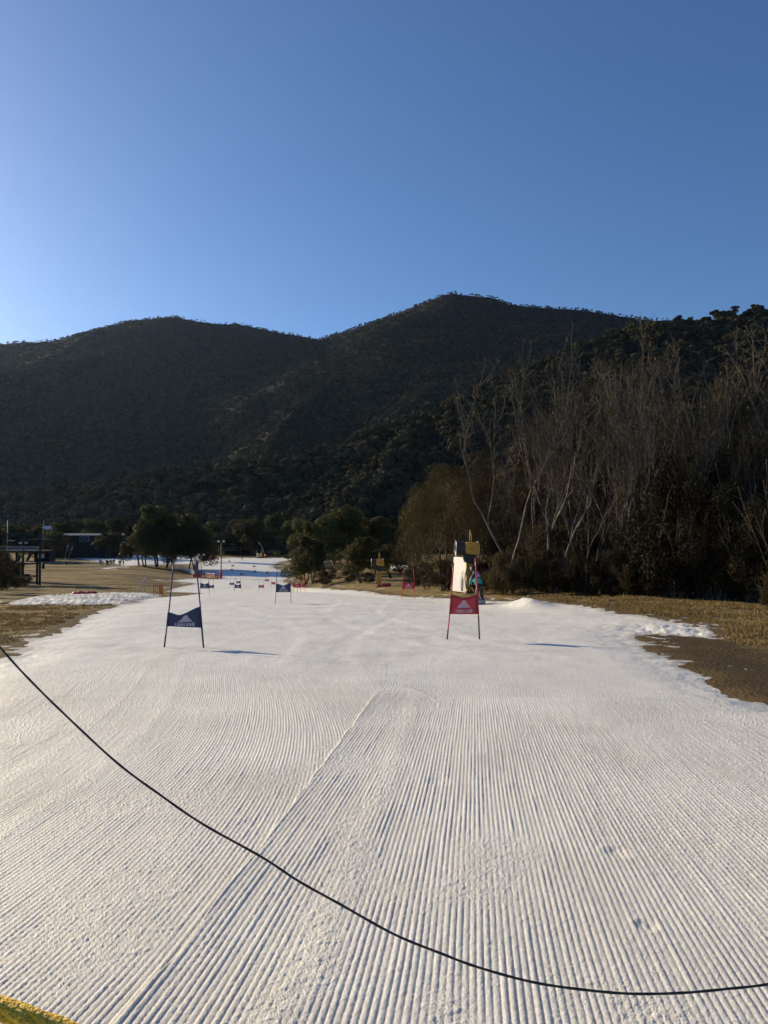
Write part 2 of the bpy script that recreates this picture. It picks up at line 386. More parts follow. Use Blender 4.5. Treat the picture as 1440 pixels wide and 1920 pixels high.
rng = np.random.default_rng(7)
def snow_sheet(name, d, tx, near):
    D, TX = np.meshgrid(d, tx, indexing='ij'); x = TX * np.maximum(D, .6); y = D
    sd = snow_sd(x, y)
    keep = sd > -(.6 + .01 * np.abs(y))
    tw = .25 + .02 * np.maximum(y, 0)
    z = T(x, y) - .10 + .10 * sstep(-.03 * tw, 3.2 * tw, sd)
    if near:
        r = rng.random(x.shape); r = (r + np.roll(r, 1, 0) + np.roll(r, 1, 1) + np.roll(r, (1, 1), (0, 1))) / 4
        z += cord(x, y, r) * sstep(16.5, 11.0, y) ** .6
    sl = sdpoly(x, y, STRIP)
    tr = sstep(-.5, .8, sl)
    z += tr * ((fbm(x * .9, y * .9, 3, 91) - .5) * .22 + .08 + (fbm(x * 2, y * 1.4, 3, 92) - .5) * .12 + (fbm(x * 7, y * 2, 3, 94) - .5) * .05 + .035 * np.abs(np.sin(x * 7.2 + y * 2.2 + 2 * fbm(x, y, 2, 96))) * sstep(.2, 1., sl))
    # chunky lip at the right edge, little mound by the skier
    edge = sstep(1.6, .2, sd) * (y > 11) * (y < 60)
    z += edge * (fbm(x * 2.2, y * 2.2, 4, 93) - .45) * .09
    mc = at(990, 1118, 36.5)
    z += (.26 + .2 * fbm(x * 1.7, y * 1.7, 3, 89)) * np.exp(-(((x - mc.x) / .75) ** 2 + ((y - mc.y) / 2.2) ** 2))
    lip = cast(1290, 1176)
    z += (fbm(x * 4, y * 2, 4, 95) - .4) * .16 * np.exp(-(((x - lip.x) / 2.2) ** 2 + ((y - lip.y) / 2.6) ** 2))
    # skied-out lines and soft undulation beyond the groomed part
    tr2 = sstep(12, 18, y) * (1 - sstep(90, 200, y))
    for k, (c0, sl_, w) in enumerate([(1.2, -.16, .35), (.2, -.02, .3), (-2.2, -.20, .4), (2.6, -.1, .3)]):
        cx = c0 + sl_ * (y - 14) + 1.1 * np.sin(y * .16 + k * 2)
        z += tr2 * (.006 * np.exp(-((x - cx - w) / .2) ** 2) - .010 * np.exp(-((x - cx) / w) ** 2))
    z += sstep(11, 16, y) * ((fbm(x * 2.6, y * .9, 4, 97) - .5) * .022 + (fbm(x * .5, y * .2, 3, 98) - .5) * .04)
    if not near: z -= .03 * sstep(16.8, 16.5, y)
    V = np.stack([x, y, z], -1).reshape(-1, 3)
    Q = grid_faces(*x.shape, keep=keep); V, Q, u = compact(V, Q)
    me = npmesh(name, V, Q, M['snow'])
    dirt = (sstep(.5 + .01 * np.abs(y), .0, sd) * (.25 + .9 * fbm(x * 3, y * 3, 3, 99)) * .75 + tr * .55 * sstep(.4, .65, fbm(x * 2.6, y * 1.2, 3, 90))).reshape(-1)[u]
    dirt = np.clip(dirt + (sstep(.66, .74, fbm(V[:, 0] * .9, V[:, 1] * .5, 4, 85)) * .10), 0, 1)
    a = me.attributes.new('dirt', 'FLOAT', 'POINT'); a.data.foreach_set('value', dirt.astype(np.float32))
    return me
NEARD = 1 / np.linspace(1 / 1.25, 1 / 16.6, 1150)
vN = snow_sheet('snow_near', NEARD, np.linspace(-1.0, 1.0, 2050), True)
dF = 16.3 * np.exp(np.linspace(0, math.log(470 / 16.3), 420))
vF = snow_sheet('snow_far', dF, np.linspace(-.72, .72, 900), False)
dB = np.linspace(-6, 16.3, 340)
xx = np.linspace(-12.5, 12.5, 380); DB, XB = np.meshgrid(dB, xx, indexing='ij')
sB = snow_sd(XB, DB); zB = T(XB, DB) - .104 + .10 * sstep(-.01, 1., sB) + (fbm(XB * 2.6, DB * 2.6, 4, 97) - .5) * .03; VB = np.stack([XB, DB, zB], -1).reshape(-1, 3)
vB = npmesh('snow_back', VB, grid_faces(*DB.shape, keep=((np.abs(XB) > .985 * DB) | (DB < 1.2)) & (sB > -.7)), M['snow'])
bm = bmesh.new(); bm.from_mesh(vF); bm.from_mesh(vB); bm.to_mesh(vF); bm.free()
def join_np(a, b):
    def arr(m):
        V = np.empty(len(m.vertices) * 3, np.float32); m.vertices.foreach_get('co', V)
        Q = np.empty(len(m.loops), np.int32); m.loops.foreach_get('vertex_index', Q)
        A = np.zeros(len(m.vertices), np.float32)
        if 'dirt' in m.attributes: m.attributes['dirt'].data.foreach_get('value', A)
        return V.reshape(-1, 3), Q.reshape(-1, 4), A
    V1, Q1, A1 = arr(a); V2, Q2, A2 = arr(b)
    me = npmesh('snow', np.vstack([V1, V2]), np.vstack([Q1, Q2 + len(V1)]), M['snow'])
    at_ = me.attributes.new('dirt', 'FLOAT', 'POINT'); at_.data.foreach_set('value', np.concatenate([A1, A2])); return me
snow = link('snow', join_np(vN, vF)); snow['kind'] = 'structure'

# ------------------------------------------------------------------ ground (dead grass, soil and painted shadow streaks)
def ground_material():
    m = bpy.data.materials.new('dead_grass_ground'); m.use_nodes = True
    n = m.node_tree.nodes; l = m.node_tree.links; b = n['Principled BSDF']
    tc = n.new('ShaderNodeTexCoord')
    def noise(s, d=5):
        k = n.new('ShaderNodeTexNoise'); k.inputs['Scale'].default_value = s; k.inputs['Detail'].default_value = d
        l.new(tc.outputs['Object'], k.inputs['Vector']); return k
    a = noise(.16, 6); c = noise(2.2, 6)
    r1 = n.new('ShaderNodeValToRGB'); e = r1.color_ramp.elements
    e[0].position = .30; e[0].color = (.115, .08, .04, 1); e[1].position = .70; e[1].color = (.38, .265, .115, 1)
    k = e.new(.46); k.color = (.25, .165, .075, 1); k = e.new(.57); k.color = (.19, .16, .068, 1)
    mxn = n.new('ShaderNodeMath'); mxn.operation = 'MULTIPLY_ADD'; mxn.inputs[1].default_value = .55
    h2 = n.new('ShaderNodeMath'); h2.operation = 'MULTIPLY'; h2.inputs[1].default_value = .45
    l.new(a.outputs['Fac'], mxn.inputs[0]); l.new(c.outputs['Fac'], h2.inputs[0]); l.new(h2.outputs[0], mxn.inputs[2]); l.new(mxn.outputs[0], r1.inputs[0])
    at_ = n.new('ShaderNodeAttribute'); at_.attribute_name = 'soil_shadow'
    sc = n.new('ShaderNodeValToRGB'); sc.color_ramp.elements[0].color = (.038, .026, .014, 1); sc.color_ramp.elements[1].color = (.105, .072, .038, 1)
    s3 = noise(7, 6); l.new(s3.outputs['Fac'], sc.inputs[0])
    mx = n.new('ShaderNodeMix'); mx.data_type = 'RGBA'; l.new(at_.outputs['Fac'], mx.inputs[0]); l.new(r1.outputs[0], mx.inputs[6]); l.new(sc.outputs[0], mx.inputs[7])
    l.new(mx.outputs[2], b.inputs['Base Color']); b.inputs['Roughness'].default_value = .95; b.inputs['Specular IOR Level'].default_value = .1
    g = noise(14, 6); bp = n.new('ShaderNodeBump'); bp.inputs['Strength'].default_value = 1.; bp.inputs['Distance'].default_value = .06
    l.new(g.outputs['Fac'], bp.inputs['Height']); l.new(bp.outputs[0], b.inputs['Normal'])
    return m
M['ground'] = ground_material()
u = np.linspace(-1, 1, 800); gx = 9 * np.sinh(5.4 * u) ; gx = gx / gx.max() * 1300
vv = np.linspace(0, 1, 900); gy = -40 + 760 * (.5 * vv + .5 * vv ** 3) * 1.0
GX, GY = np.meshgrid(gx, gy)
sdg = snow_sd(GX, GY)
GZ = T(GX, GY) - .075 + (fbm(GX * .45, GY * .45, 4, 121) - .5) * .22 * sstep(.2, 2.5, -sdg) + (fbm(GX * 2.2, GY * 2.2, 3, 122) - .5) * .10 * sstep(0, 1, -sdg) - .12 * sstep(0, 1, sdg)
me = npmesh('ground', np.stack([GX, GY, GZ], -1).reshape(-1, 3), grid_faces(*GX.shape), M['ground'])
soil_shadow = np.maximum(sstep(-1.0, .6, sdpoly(GX, GY, DIRT) + (fbm(GX * 1.5, GY * 1.5, 4, 123) - .5) * 1.6), .75 * sstep(-.9, 0, sdg + (fbm(GX * 2, GY * 2, 3, 124) - .5) * .8))
soil_shadow = np.maximum(soil_shadow, .85 * sstep(.52, .66, fbm(GX * .05, GY * .2, 4, 125)) * (GX < -5) * (GY > 60) + .5 * sstep(.5, .7, fbm(GX * .6, GY * .6, 3, 126)))  # left grass streaks paint shadow into the soil mask; finer patches are soil
a = me.attributes.new('soil_shadow', 'FLOAT', 'POINT'); a.data.foreach_set('value', soil_shadow.ravel().astype(np.float32))
ground = link('ground', me); ground['kind'] = 'structure'

# ------------------------------------------------------------------ hills
def R(px, py, d, sub=0.):
    v = at(px, py, d); return (v.x, v.y, v.z - sub)
FLOOR = CAMZ - 12.9
RID = [  # (slope, points)
    (.60, [R(-1400, 600, 1700), R(-1050, 560, 2000), R(-420, 580, 2500, 3), R(-150, 630, 2850, 4), R(0, 642, 2850, 4), R(100, 637, 2800, 4), R(180, 616, 2750, 4), R(250, 598, 2700, 4), R(325, 591, 2650, 4), R(400, 605, 2700, 4), R(445, 604, 2750, 4), R(500, 616, 2850, 4), R(595, 634, 2950, 4), R(660, 650, 3000)]),  # far left points lie out of view, put in to cast shadow
    (.62, [R(325, 592, 2650), R(225, 652, 2300, 4), R(80, 688, 2000, 4), R(-120, 715, 1700), R(-380, 780, 1400)]),  # spur raised to throw shadow into the bowl on its right
    (.55, [R(440, 604, 2750), R(420, 660, 2300), R(400, 760, 1800)]),
    (.62, [R(560, 640, 2650, 4), R(600, 634, 2600, 4), R(700, 602, 2500, 4), R(750, 582, 2420, 4), R(800, 563, 2350, 4), R(830, 550, 2320, 4), R(855, 547, 2300, 4), R(900, 553, 2300, 4), R(925, 556, 2290, 4), R(960, 570, 2300, 4), R(1080, 578, 2250, 4), R(1220, 597, 2200, 4), R(1440, 600, 2150), R(1800, 640, 2000)]),
    (.66, [R(855, 548, 2300), R(740, 640, 1950), R(600, 725, 1600), R(520, 800, 1250), R(500, 870, 1000)]),
    (.66, [R(960, 570, 2300), R(900, 650, 1800), R(760, 760, 1350), R(640, 850, 1000)]),
    (.60, [R(1900, 545, 760, 7), R(1650, 560, 800, 7), R(1440, 577, 850, 7), R(1340, 592, 860, 7), R(1240, 606, 860, 7), R(1180, 618, 860, 7), R(1060, 658, 840, 7), R(980, 690, 830, 7), R(900, 722, 820, 7), R(800, 765, 800, 7), R(700, 808, 780, 7), R(600, 838, 770, 7), R(500, 862, 760, 7), R(400, 874, 780, 7), R(300, 882, 800, 7), R(150, 915, 850, 6), R(-100, 940, 900, 5)]),
    (.62, [R(1180, 620, 860, 9), R(1080, 760, 640, 8), R(980, 880, 520, 6)]),
    (.62, [R(800, 770, 800, 9), R(720, 870, 640, 8), R(660, 930, 560, 6)]),
]
def hill(x, y, rough=True):
    z = np.full(x.shape, FLOOR - 5.0); dm = np.full(x.shape, 1e9)
    for k, pts in RID:
        for (ax, ay, az), (bx, by, bz) in zip(pts[:-1], pts[1:]):
            ex, ey = bx - ax, by - ay; t = np.clip(((x - ax) * ex + (y - ay) * ey) / (ex * ex + ey * ey), 0, 1)
            d = np.hypot(x - ax - t * ex, y - ay - t * ey); zz = az + (bz - az) * t - k * d * (1 - .10 * np.minimum(1, d / 700))
            m = zz > z; dm = np.where(m, d, dm); z = np.where(m, zz, z)
    e = np.minimum(1, dm / 160.) * np.clip((z - FLOOR) / 60, 0, 1)
    z = z + e * ((fbm(x / 210, y / 210, 4, 201) - .55) * 75 + (fbm(x / 60, y / 60, 3, 202) - .5) * 18) + (fbm(x / 24, y / 24, 2, 203) - .5) * 5 * np.clip((z - FLOOR) / 60, 0, 1)
    return z
tx = np.linspace(-1.6, 1.0, 800); dh = 430 * np.exp(np.linspace(0, math.log(3600 / 430), 420))
DH, TH = np.meshgrid(dh, tx, indexing='ij'); XH = TH * DH
ZH = hill(XH, DH)
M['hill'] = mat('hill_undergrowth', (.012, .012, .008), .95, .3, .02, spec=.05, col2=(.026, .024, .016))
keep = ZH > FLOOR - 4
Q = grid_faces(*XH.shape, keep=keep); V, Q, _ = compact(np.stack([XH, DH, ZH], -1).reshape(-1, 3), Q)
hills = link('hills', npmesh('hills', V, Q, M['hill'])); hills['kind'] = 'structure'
# ------------------------------------------------------------------ vegetation
def leaf_quads(r, n, cen, rad, size, flat=.6, shell=.55, top=-1.):
    """n leaf-sized quads spread through an ellipsoid (cen, rad)"""
    d = r.normal(size=(n * 2, 3)); d /= np.linalg.norm(d, axis=1)[:, None]
    d = d[d[:, 2] > top][:n]; n = len(d)
    k = (shell + (1 - shell) * r.random(n) ** .6)[:, None]
    c = np.asarray(cen) + d * k * np.asarray(rad)
    a = r.normal(size=(n, 3)); a /= np.linalg.norm(a, axis=1)[:, None]
    nrm = d + r.normal(size=(n, 3)) * flat
    nrm /= np.linalg.norm(nrm, axis=1)[:, None]
    a -= nrm * (a * nrm).sum(1)[:, None]; a /= np.linalg.norm(a, axis=1)[:, None] + 1e-9
    b = np.cross(nrm, a); b /= np.linalg.norm(b, axis=1)[:, None] + 1e-9
    s = size * (.6 + .8 * r.random(n))[:, None]
    a = a * s; b = b * s * .55
    return np.stack([c - a, c - b * .9, c + a, c + b], 1)
class Fol:
    def __init__(s): s.q = []
    def add(s, q): s.q.append(q)
    def arrays(s):
        V = np.concatenate(s.q).reshape(-1, 3); return V, np.arange(len(V)).reshape(-1, 4)
    def mesh(s, name, m): V, Q = s.arrays(); return npmesh(name, V, Q, m, False)
def crown(r, f, H, wid, base, lobes, n, size, top=-.35, flat=.5):
    """domed gum crown: leaf clumps on an uneven dome"""
    for i in range(lobes):
        th = r.random() * 6.28; ph = r.random() ** .7
        rr = wid * (.15 + .62 * ph) * (.8 + .4 * r.random())
        z = base + (H - base) * (.22 + .66 * (1 - ph ** 1.8) + .12 * r.normal() * .5)
        lr = wid * (.30 + .20 * r.random())
        f.add(leaf_quads(r, n // lobes, (math.cos(th) * rr, math.sin(th) * rr, z), (lr, lr, lr * (.55 + .25 * r.random())), size, top=top, shell=.7, flat=flat))
def grow(mb, rnd, p, d, L, rad, lev, spread=.5, tips=None, up=.25, seg=4, n=6, wob=.12, kids=(2, 4), m=0, minrad=.012):
    pts = [p]; rs = [rad]; q = p.copy(); dd = d.normalized()
    for i in range(seg):
        dd = (dd + Vector((rnd.gauss(0, wob), rnd.gauss(0, wob), rnd.gauss(0, wob) + up * .12))).normalized()
        q = q + dd * (L / seg); pts.append(q.copy()); rs.append(max(minrad, rad * (1 - .62 * (i + 1) / seg)))
    mb.tube(pts, rs, n, m, cap=False)
    if lev <= 0:
        if tips is not None: tips.append(q.copy())
        return
    k = rnd.randint(*kids)
    for j in range(k):
        t = rnd.uniform(.35, 1.0) if j else 1.0
        i = min(seg, max(1, int(round(t * seg)))); b = pts[i]
        ax = Vector((rnd.gauss(0, 1), rnd.gauss(0, 1), rnd.gauss(0, .6)))
        nd = (dd + ax.normalized() * spread * rnd.uniform(.5, 1.2) + Vector((0, 0, up))).normalized()
        grow(mb, rnd, b, nd, L * rnd.uniform(.5, .78), max(minrad, rs[i] * rnd.uniform(.55, .8)), lev - 1, spread, tips, up, max(2, seg - 1), max(4, n - 1), wob, kids, m, minrad)

# -- far forest: instanced crowns on the hills ----------------------------------------------------
def far_tree_mesh(seed, n, size, lobes):
    r = np.random.default_rng(seed); f = Fol(); H = 1.0
    crown(r, f, H, .50, .30, lobes, n, size, top=-.2, flat=.32)
    V, Q = f.arrays()
    mb = MB(); mb.tube([(0, 0, -.25), (.02, .01, .3), (.0, .03, .75)], [.035, .026, .012], 5)
    tv = np.array(mb.v); tq = np.array([q for q in mb.f if len(q) == 4])
    me = npmesh('forest_tree', np.vstack([V, tv]), np.vstack([Q, tq + len(V)]), [M['leaf_far'], M['bark_grey']], False, np.r_[np.zeros(len(Q), int), np.ones(len(tq), int)])
    return me
FAR_LO = [far_tree_mesh(300 + i, 110, .15, 5) for i in range(4)]
FAR_HI = [far_tree_mesh(320 + i, 420, .085, 9) for i in range(6)]
def scatter(name, pts, sc, rz, idx, meshes):
    me = bpy.data.meshes.new(name); me.vertices.add(len(pts)); me.vertices.foreach_set('co', np.asarray(pts, np.float32).ravel())
    for nm, arr, ty in (('sc', sc, 'FLOAT'), ('rz', rz, 'FLOAT'), ('pick', idx, 'INT')):
        a = me.attributes.new(nm, ty, 'POINT'); a.data.foreach_set('value', np.asarray(arr, np.float32 if ty == 'FLOAT' else np.int32))
    o = link(name, me)
    ng = bpy.data.node_groups.new(name, 'GeometryNodeTree')
    ng.interface.new_socket('Geometry', in_out='INPUT', socket_type='NodeSocketGeometry'); ng.interface.new_socket('Geometry', in_out='OUTPUT', socket_type='NodeSocketGeometry')
    n = ng.nodes; l = ng.links
    gi = n.new('NodeGroupInput'); go = n.new('NodeGroupOutput'); ip = n.new('GeometryNodeInstanceOnPoints'); jo = n.new('GeometryNodeJoinGeometry')
    for k in reversed(range(len(meshes))):
        src = bpy.data.objects.new(name + '_source', meshes[k])
        oi = n.new('GeometryNodeObjectInfo'); oi.inputs['Object'].default_value = src; oi.inputs['As Instance'].default_value = True
        l.new(oi.outputs['Geometry'], jo.inputs[0])
    def att(nm, ty):
        a = n.new('GeometryNodeInputNamedAttribute'); a.data_type = ty; a.inputs['Name'].default_value = nm; return a.outputs[0]
    l.new(gi.outputs[0], ip.inputs['Points']); l.new(jo.outputs[0], ip.inputs['Instance']); ip.inputs['Pick Instance'].default_value = True
    l.new(att('pick', 'INT'), ip.inputs['Instance Index'])
    cx = n.new('ShaderNodeCombineXYZ'); l.new(att('rz', 'FLOAT'), cx.inputs[2])
    er = n.new('FunctionNodeEulerToRotation'); l.new(cx.outputs[0], er.inputs[0]); l.new(er.outputs[0], ip.inputs['Rotation'])
    l.new(att('sc', 'FLOAT'), ip.inputs['Scale'])
    l.new(ip.outputs[0], go.inputs[0])
    md = o.modifiers.new('scatter', 'NODES'); md.node_group = ng
    return o
fr = np.random.default_rng(11)
def hill_pts(d0, d1, n, t=.66):
    d = np.sqrt(fr.random(n) * (d1 * d1 - d0 * d0) + d0 * d0); tx_ = (fr.random(n) * 2 - 1) * t; x = tx_ * d
    z = hill(x, d); return x, d, z
def visible(x, y, z, top):
    """keep trees whose top is not hidden behind the hill in front of them"""
    ok = np.ones(len(x), bool)
    for k in np.linspace(.35, .985, 26):
        ok &= (hill(x * k, y * k) - CAMZ) * 1.0 < (z + top - CAMZ) * k + 3
    return ok
x, y, z = hill_pts(1000, 3050, 62000)
ok = z > FLOOR + 25; x, y, z = x[ok], y[ok], z[ok]; ok = visible(x, y, z, 7); x, y, z = x[ok], y[ok], z[ok]
dens = fbm(x / 160, y / 160, 3, 301); ok = fr.random(len(x)) < .5 + 1.0 * sstep(.3, .6, dens); x, y, z = x[ok], y[ok], z[ok]
fo = scatter('far_forest', np.stack([x, y, z - .8], -1), (7 + 6 * fr.random(len(x)) ** 1.5) * (1 - .35 * sstep(420, 800, z)), fr.random(len(x)) * 6.28, fr.integers(0, 4, len(x)), FAR_LO)
fo['kind'] = 'stuff'
NFAR = len(x)
x, y, z = hill_pts(425, 1000, 8800, .70)
ok = (z > FLOOR - 6) & ((y > 470) | (np.abs(x) > 40)); x, y, z = x[ok], y[ok], np.maximum(z[ok], FLOOR)
low = z < FLOOR + 3
ok = ~(low & (fr.random(len(x)) < .55)) ; x, y, z = x[ok], y[ok], z[ok]
ok = visible(x, y, z, 9); x, y, z = x[ok], y[ok], z[ok]
sc = 8.5 + 7 * fr.random(len(x)) ** 1.3
near = np.argsort(y - 140 * (np.abs(x / y) < .42))[:300]
rest = np.setdiff1d(np.arange(len(x)), near)
ri = fr.integers(0, 6, len(x)); rr = fr.random(len(x)) * 6.28
fo = scatter('forest', np.stack([x, y, z - .5], -1)[rest], sc[rest], rr[rest], ri[rest], FAR_HI); fo['kind'] = 'stuff'
for i in near:
    o = link('gum_tree', FAR_HI[ri[i]], None, (x[i], y[i], z[i] - .5)); s = sc[i]; o.scale = (s * (.9 + .3 * random.Random(int(i)).random()), s, s); o.rotation_euler.z = rr[i]
    tag(o, 'olive green domed gum tree in the forest at the foot of the hills', 'tree', 'gum trees at the foot of the hills')
print('FOREST', NFAR, len(rest))

# -- individual bushy trees ------------------------------------------------------------------------
def bushy_tree(seed, H, wid, base, leaves, size, lm, bm_, stems=1, lobes=14, spread=.55, trunkr=None):
    rnd = random.Random(seed); r = np.random.default_rng(seed)
    mb = MB(); tips = []
    for s in range(stems):
        a = rnd.uniform(0, 6.28); p = Vector((math.cos(a) * .3 * (stems > 1), math.sin(a) * .3 * (stems > 1), -.3))
        grow(mb, rnd, p, Vector((math.cos(a) * .3, math.sin(a) * .3, 1)), (H * .55), trunkr or (H * .022), 2, spread, tips, .25, 5, 7)
    f = Fol(); crown(r, f, H, wid, base, lobes, int(leaves * .8), size, top=-.8)
    for t in tips[:30]:
        f.add(leaf_quads(r, max(6, int(leaves * .2 / max(1, min(30, len(tips))))), (t.x, t.y, min(t.z, H)), (wid * .2, wid * .2, wid * .14), size))
    return mb.mesh('trunk', M[bm_]), f.mesh('crown', M[lm])
def tree(name, pos, meshes, label, cat='tree', group=None, rz=0., s=(1, 1, 1)):
    o = empty(name, pos, rz, label, cat, group); o.scale = s
    t = link('trunk', meshes[0], o); c = link('crown', meshes[1], o)
    if meshes[1].get('foliage'): c.name = 'foliage'
    return o
BUSHY = [bushy_tree(400 + i, 10, 4.6, .8, 15000, .17, 'leaf_olive', 'bark_grey', 2, 28) for i in range(4)]
def place_tree(name, px, py, hpx, wpx, meshes, label, rz, d=None, group=None, H0=10., W0=8.8):
    p = cast(px, py) if d is None else on(px, d)
    h = hpx / F * p.y; w = wpx / F * p.y
    return tree(name, p, meshes, label, 'tree', group, rz, (w / W0, w / W0, h / H0))
MT = [  # px, base y, height px, width px, depth
    (296, 1063, 108, 78, 214, 'tall spreading snow gum left of the blue gate with people on snow behind'), (262, 1060, 70, 60, 240, 'low domed gum left of the tall spreading snow gum'),
    (326, 1064, 90, 56, 222, 'dark snow gum between the spreading gum and the brown post'), (352, 1066, 96, 58, 232, 'dark bushy gum directly above the wooden post by the rope fence'), (384, 1056, 60, 50, 330, 'flat topped small gum beside the leaning snow lance'),
    (584, 1086, 96, 64, 142, 'rounded gum standing at the left end of the right hand clump'), (612, 1080, 118, 70, 165, 'tall olive gum just behind the slim yellow snow gun'), (648, 1080, 136, 96, 170, 'broad reddish domed gum, tallest in the middle of the clump'),
    (680, 1094, 92, 76, 105, 'small round gum left of the yellow pedestal snow gun'), (716, 1072, 100, 84, 190, 'dark domed gum behind the yellow pedestal snow gun'), (752, 1074, 84, 70, 190, 'gum at the right end of the clump beside the brown leafy tree'),
    (572, 1084, 80, 70, 150, 'low rounded gum at the foot of the right hand clump'), (632, 1078, 104, 80, 185, 'olive gum between the slim yellow gun and the tallest dome'), (700, 1076, 112, 90, 180, 'tall gum above the small round gum'), (735, 1086, 66, 64, 130, 'round gum between the yellow pedestal gun and the red gate'), (668, 1090, 60, 60, 125, 'small gum in front of the broad reddish dome'), (275, 1063, 84, 60, 248, 'leaning gum tucked against the tall spreading gum'), (310, 1064, 92, 58, 252, 'upright gum right of the tall spreading gum'), (368, 1062, 84, 60, 250, 'rounded gum behind the lamp post'), (96, 1042, 50, 70, 335, 'low gum in front of the long dark lodge left end'), (206, 1040, 46, 60, 338, 'low gum in front of the long dark lodge right end'), (48, 1030, 60, 80, 300, 'dark gum behind the lift station deck'),
    (452, 1042, 60, 60, 440, 'gum in front of the blue hall, right of the lamp mast'), (478, 1042, 66, 56, 425, 'gum standing between the two dark halls'), (436, 1030, 46, 48, 470, 'gum behind the roof of the blue hall'), (520, 1034, 70, 64, 480, 'gum rising behind the roof of the right hand hall'),
    (566, 1050, 80, 52, 330, 'slim gum at the far right corner of the snow'), (550, 1040, 62, 56, 420, 'gum behind the far right corner of the snow'),
    (30, 1008, 64, 110, 300, 'wide low gum behind the chairlift station roof'), (125, 1008, 62, 74, 380, 'domed gum behind the long dark lodge'), (172, 1012, 62, 60, 400, 'gum behind the right end of the long dark lodge'), (70, 1004, 48, 60, 390, 'gum left of the tall dark lift pole top'), (222, 1022, 66, 66, 380, 'gum above the pale double door shed'), (205, 1015, 40, 60, 420, 'small gum behind the snowy roof by the shed'), (400, 1020, 52, 60, 500, 'gum behind the tall blue block')]
for i, (px, py, h, w, d, lb) in enumerate(MT):
    if i in (0, 1, 2, 3): p = cast(px, py); d = p.y
    place_tree('snow_gum' if i < 5 else 'gum_tree', px, py, h * (.88 if 560 < px < 760 else 1), w * 1.04, BUSHY[i % 4], lb, i * 1.7, d)
# group beside the course on the left casts the long shadow over the far snow
# -- brown leafy trees at the front of the right hand stand
BROWN = [bushy_tree(430 + i, 10, 3.9, .8, 24000, .06, 'leaf_brown', 'bark_pale', 3, 26, .5, .13) for i in range(3)]
for i, (px, h, w, d, lb) in enumerate([(835, 228, 165, 62, 'large brown leafy gum behind the near snow gun'), (792, 190, 95, 74, 'brown leafy gum at the left end of the dense stand'), (885, 215, 130, 58, 'brown leafy gum right of the near snow gun head'), (905, 245, 100, 66, 'taller brown gum behind the skier'), (770, 150, 70, 95, 'smaller brown gum behind the red gate by the grass bank')]):
    place_tree('brown_gum_tree', px, 0, h, w, BROWN[i % 3], lb, i * 2.1, d, W0=7.8)

# -- bare limbed trees of the stand right of the course
def bare_tree(seed, H, lean=0., leafy=0., stems=2, fan=.28):
    rnd = random.Random(seed); r = np.random.default_rng(seed); mb = MB(); tips = []
    for s in range(stems):
        a = rnd.uniform(0, 6.28); k = rnd.uniform(.05, fan)
        d0 = Vector((math.cos(a) * k + lean, math.sin(a) * k, 1))
        grow(mb, rnd, Vector((math.cos(a) * .2, math.sin(a) * .2, -.4)), d0, H * rnd.uniform(.48, .62), H * .0108 * rnd.uniform(.8, 1.2), 3, .46, tips, .36, 7, 6, .11, (2, 3), 0, .012)
    f = Fol(); rnd.shuffle(tips)
    zmax = max(v[2] for v in mb.v); k = H / zmax
    mb.v = [(v[0] * k, v[1] * k, v[2] * k) for v in mb.v]
    tw = []; vv_ = [Vector(v) for v in mb.v[::5]]
    for i in range(800):
        c = vv_[rnd.randrange(len(vv_))]
        if c.z < H * .22: continue
        L = rnd.uniform(.35, 1.2); d = Vector((rnd.gauss(0, .55), rnd.gauss(0, .55), rnd.uniform(.1, 1.1))).normalized(); s = d.orthogonal().normalized() * rnd.uniform(.006, .013); q = c + d * L + Vector((rnd.gauss(0, .1), rnd.gauss(0, .1), .08)); mdl = c.lerp(q, .5) + Vector((rnd.gauss(0, .06), rnd.gauss(0, .06), 0))
        tw += [(c - s, c + s, mdl + s * .8, mdl - s * .8), (mdl - s * .8, mdl + s * .8, q + s * .3, q - s * .3)]
    mb.tw = tw
    for t in tips[:int(len(tips) * (.35 + .65 * leafy))]:
        f.add(leaf_quads(r, int(7 + 38 * leafy), t * k, (.55, .55, .5), .062, shell=.2))
    for q in tw: mb.add(q, [(0, 1, 2, 3)], 1)
    return mb.mesh('trunk', [M['bark_pale'] if seed % 3 else M['bark_grey'], M['bark_dark']]), f.mesh('crown', M['leaf_brown'])
BARE = [bare_tree(500 + i, 15, [0, .05, .12, -.04, .02, .3, .38, -.08, .1, .16][i], [0, .25, .1, 0, .5, 0, .05, .15, .8, .3][i], [1, 2, 2, 1, 3, 2, 3, 2, 2, 3][i]) for i in range(10)]
